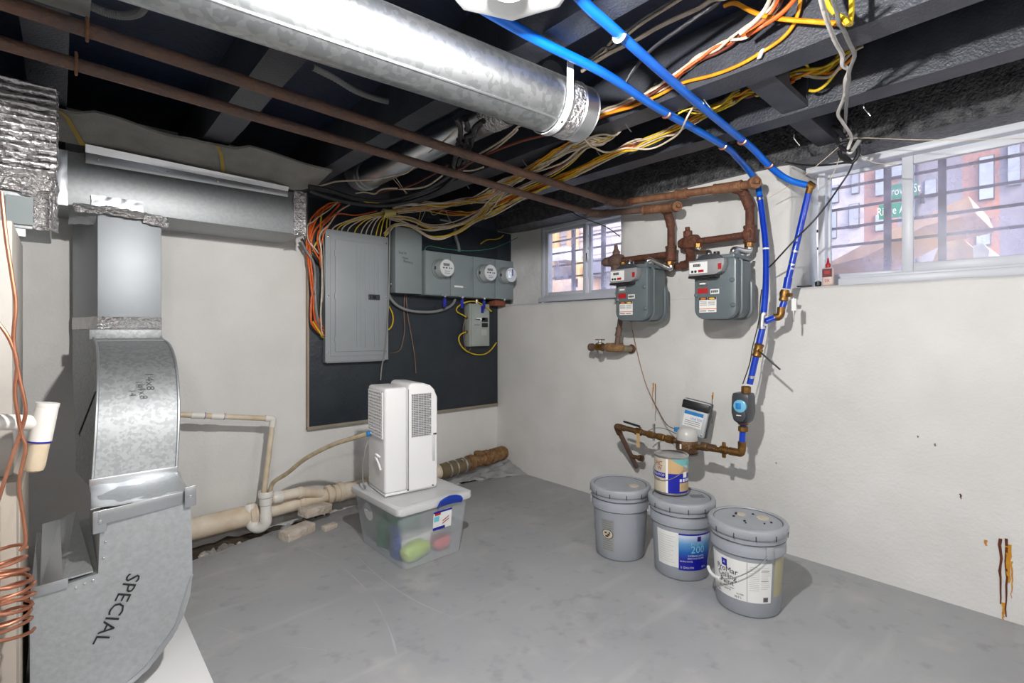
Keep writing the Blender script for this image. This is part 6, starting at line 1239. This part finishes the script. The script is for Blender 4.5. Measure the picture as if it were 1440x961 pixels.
for it in range(IT):
    if it % 10 == 0: I, J = pairs()
    a = P[J]; b = P[nxt[J]]; d = b - a; t = np.clip(((P[I] - a) * d).sum(1) / np.maximum((d * d).sum(1), 1e-12), 0, 1)[:, None]
    v = P[I] - (a + d * t); L_ = np.linalg.norm(v, axis=1); mn = Rr[I] + Rr[J] + .0004; hit = (L_ < mn)
    h = np.nonzero(hit)[0]; D = np.zeros_like(P); Kc = np.zeros(N_)
    if len(h):
        dirn = v[h] / np.maximum(L_[h], 1e-6)[:, None]; small = L_[h] < 1e-5
        dirn[small] = np.array((0, 0, 1.0)) * np.where(I[h][small] > J[h][small], 1, -1)[:, None]
        amt = (mn[h] - L_[h])[:, None] * .5
        np.add.at(D, I[h], dirn * amt); np.add.at(Kc, I[h], 1)
        np.add.at(D, J[h], -dirn * amt * (1 - t[h])); np.add.at(Kc, J[h], 1); np.add.at(D, nxt[J[h]], -dirn * amt * t[h]); np.add.at(Kc, nxt[J[h]], 1)
    D /= np.maximum(1, Kc ** .75)[:, None]
    Q_ = P + D * Ww
    for a_, b_, r_ in CP:
        d = b_ - a_; t = np.clip((Q_ - a_) @ d / (d @ d), 0, 1)[:, None]; v = Q_ - (a_ + d * t); L_ = np.linalg.norm(v, axis=1); mn = Rr + r_ + .0005; k = (L_ < mn) & Mk
        if k.any(): Q_[k] += v[k] / np.maximum(L_[k], 1e-6)[:, None] * (mn[k] - L_[k])[:, None]
    for lo, hi, ax_ in BX:
        lo = np.array(lo); hi = np.array(hi); m_ = Rr[:, None] + .0005; ins = ((Q_ > lo - m_) & (Q_ < hi + m_)).all(1) & Mk; k = np.nonzero(ins)[0]
        if not len(k): continue
        opts = []
        for ch in ax_:
            if ch == 'x': opts += [(0, -1), (0, 1)]
            elif ch == 'y': opts += [(1, -1)]
            elif ch in 'zd': opts += [(2, -1)]
            elif ch == 'u': opts += [(2, 1)]
            elif ch == 'p': opts += [(0, 1)]
            elif ch == 'n': opts += [(0, -1)]
        dep = np.stack([(Q_[k, x_] - (lo[x_] - m_[k, 0])) if s_ < 0 else ((hi[x_] + m_[k, 0]) - Q_[k, x_]) for x_, s_ in opts], 1); w_ = dep.argmin(1)
        for n_, (x_, s_) in enumerate(opts): kk = k[w_ == n_]; Q_[kk, x_] += s_ * dep[w_ == n_, n_]
    Q_[:, 2] = np.minimum(Q_[:, 2], 2.338 - Rr)
    D = Q_ - P
    if it < IT - 6:                       # spread each push along its cable so that the cable stays smooth
        for _ in range(2):
            S_ = D.copy()
            for a, b in START:
                if b - a > 2: S_[a + 1:b - 1] = D[a + 1:b - 1] * .5 + .25 * (D[a:b - 2] + D[a + 2:b])
            D = np.where(np.linalg.norm(S_, axis=1, keepdims=True) > np.linalg.norm(D, axis=1, keepdims=True), S_, D * .6 + S_ * .4)
    P = P + D
    if it < IT - 10 and it % 4 == 3:
        S_ = P.copy()
        for a, b in START:
            if b - a > 2: S_[a + 1:b - 1] = P[a + 1:b - 1] * .7 + .15 * (P[a:b - 2] + P[a + 2:b])
        P = P + (S_ - P) * Ww
for c_, (a, b) in zip(CABLES, START):
    tag(MB().tube([V(p) for p in P[a:b]], c_['r'], c_['n']).build(c_['name'], c_['mat'], smooth=60), c_['label'], c_['cat'], c_['group'])
# ------------------------------------------------------------------ put every thing's origin at its own base
bpy.context.view_layer.update()
def desc(o):
    for c in o.children: yield c; yield from desc(c)
for o in list(COL.objects):
    if o.parent or o.type not in ('MESH', 'EMPTY'): continue
    pts = [v.co for q in [o, *desc(o)] if q.type == 'MESH' for v in q.data.vertices]
    if not pts: continue
    lo = [min(p[k] for p in pts) for k in range(3)]; hi = [max(p[k] for p in pts) for k in range(3)]
    base = V(((lo[0] + hi[0]) / 2, (lo[1] + hi[1]) / 2, lo[2]))
    for q in [o, *desc(o)]:
        if q.type == 'MESH' and not q.data.get('moved'): q.data.transform(Matrix.Translation(-base)); q.data['moved'] = 1
    o.location = base
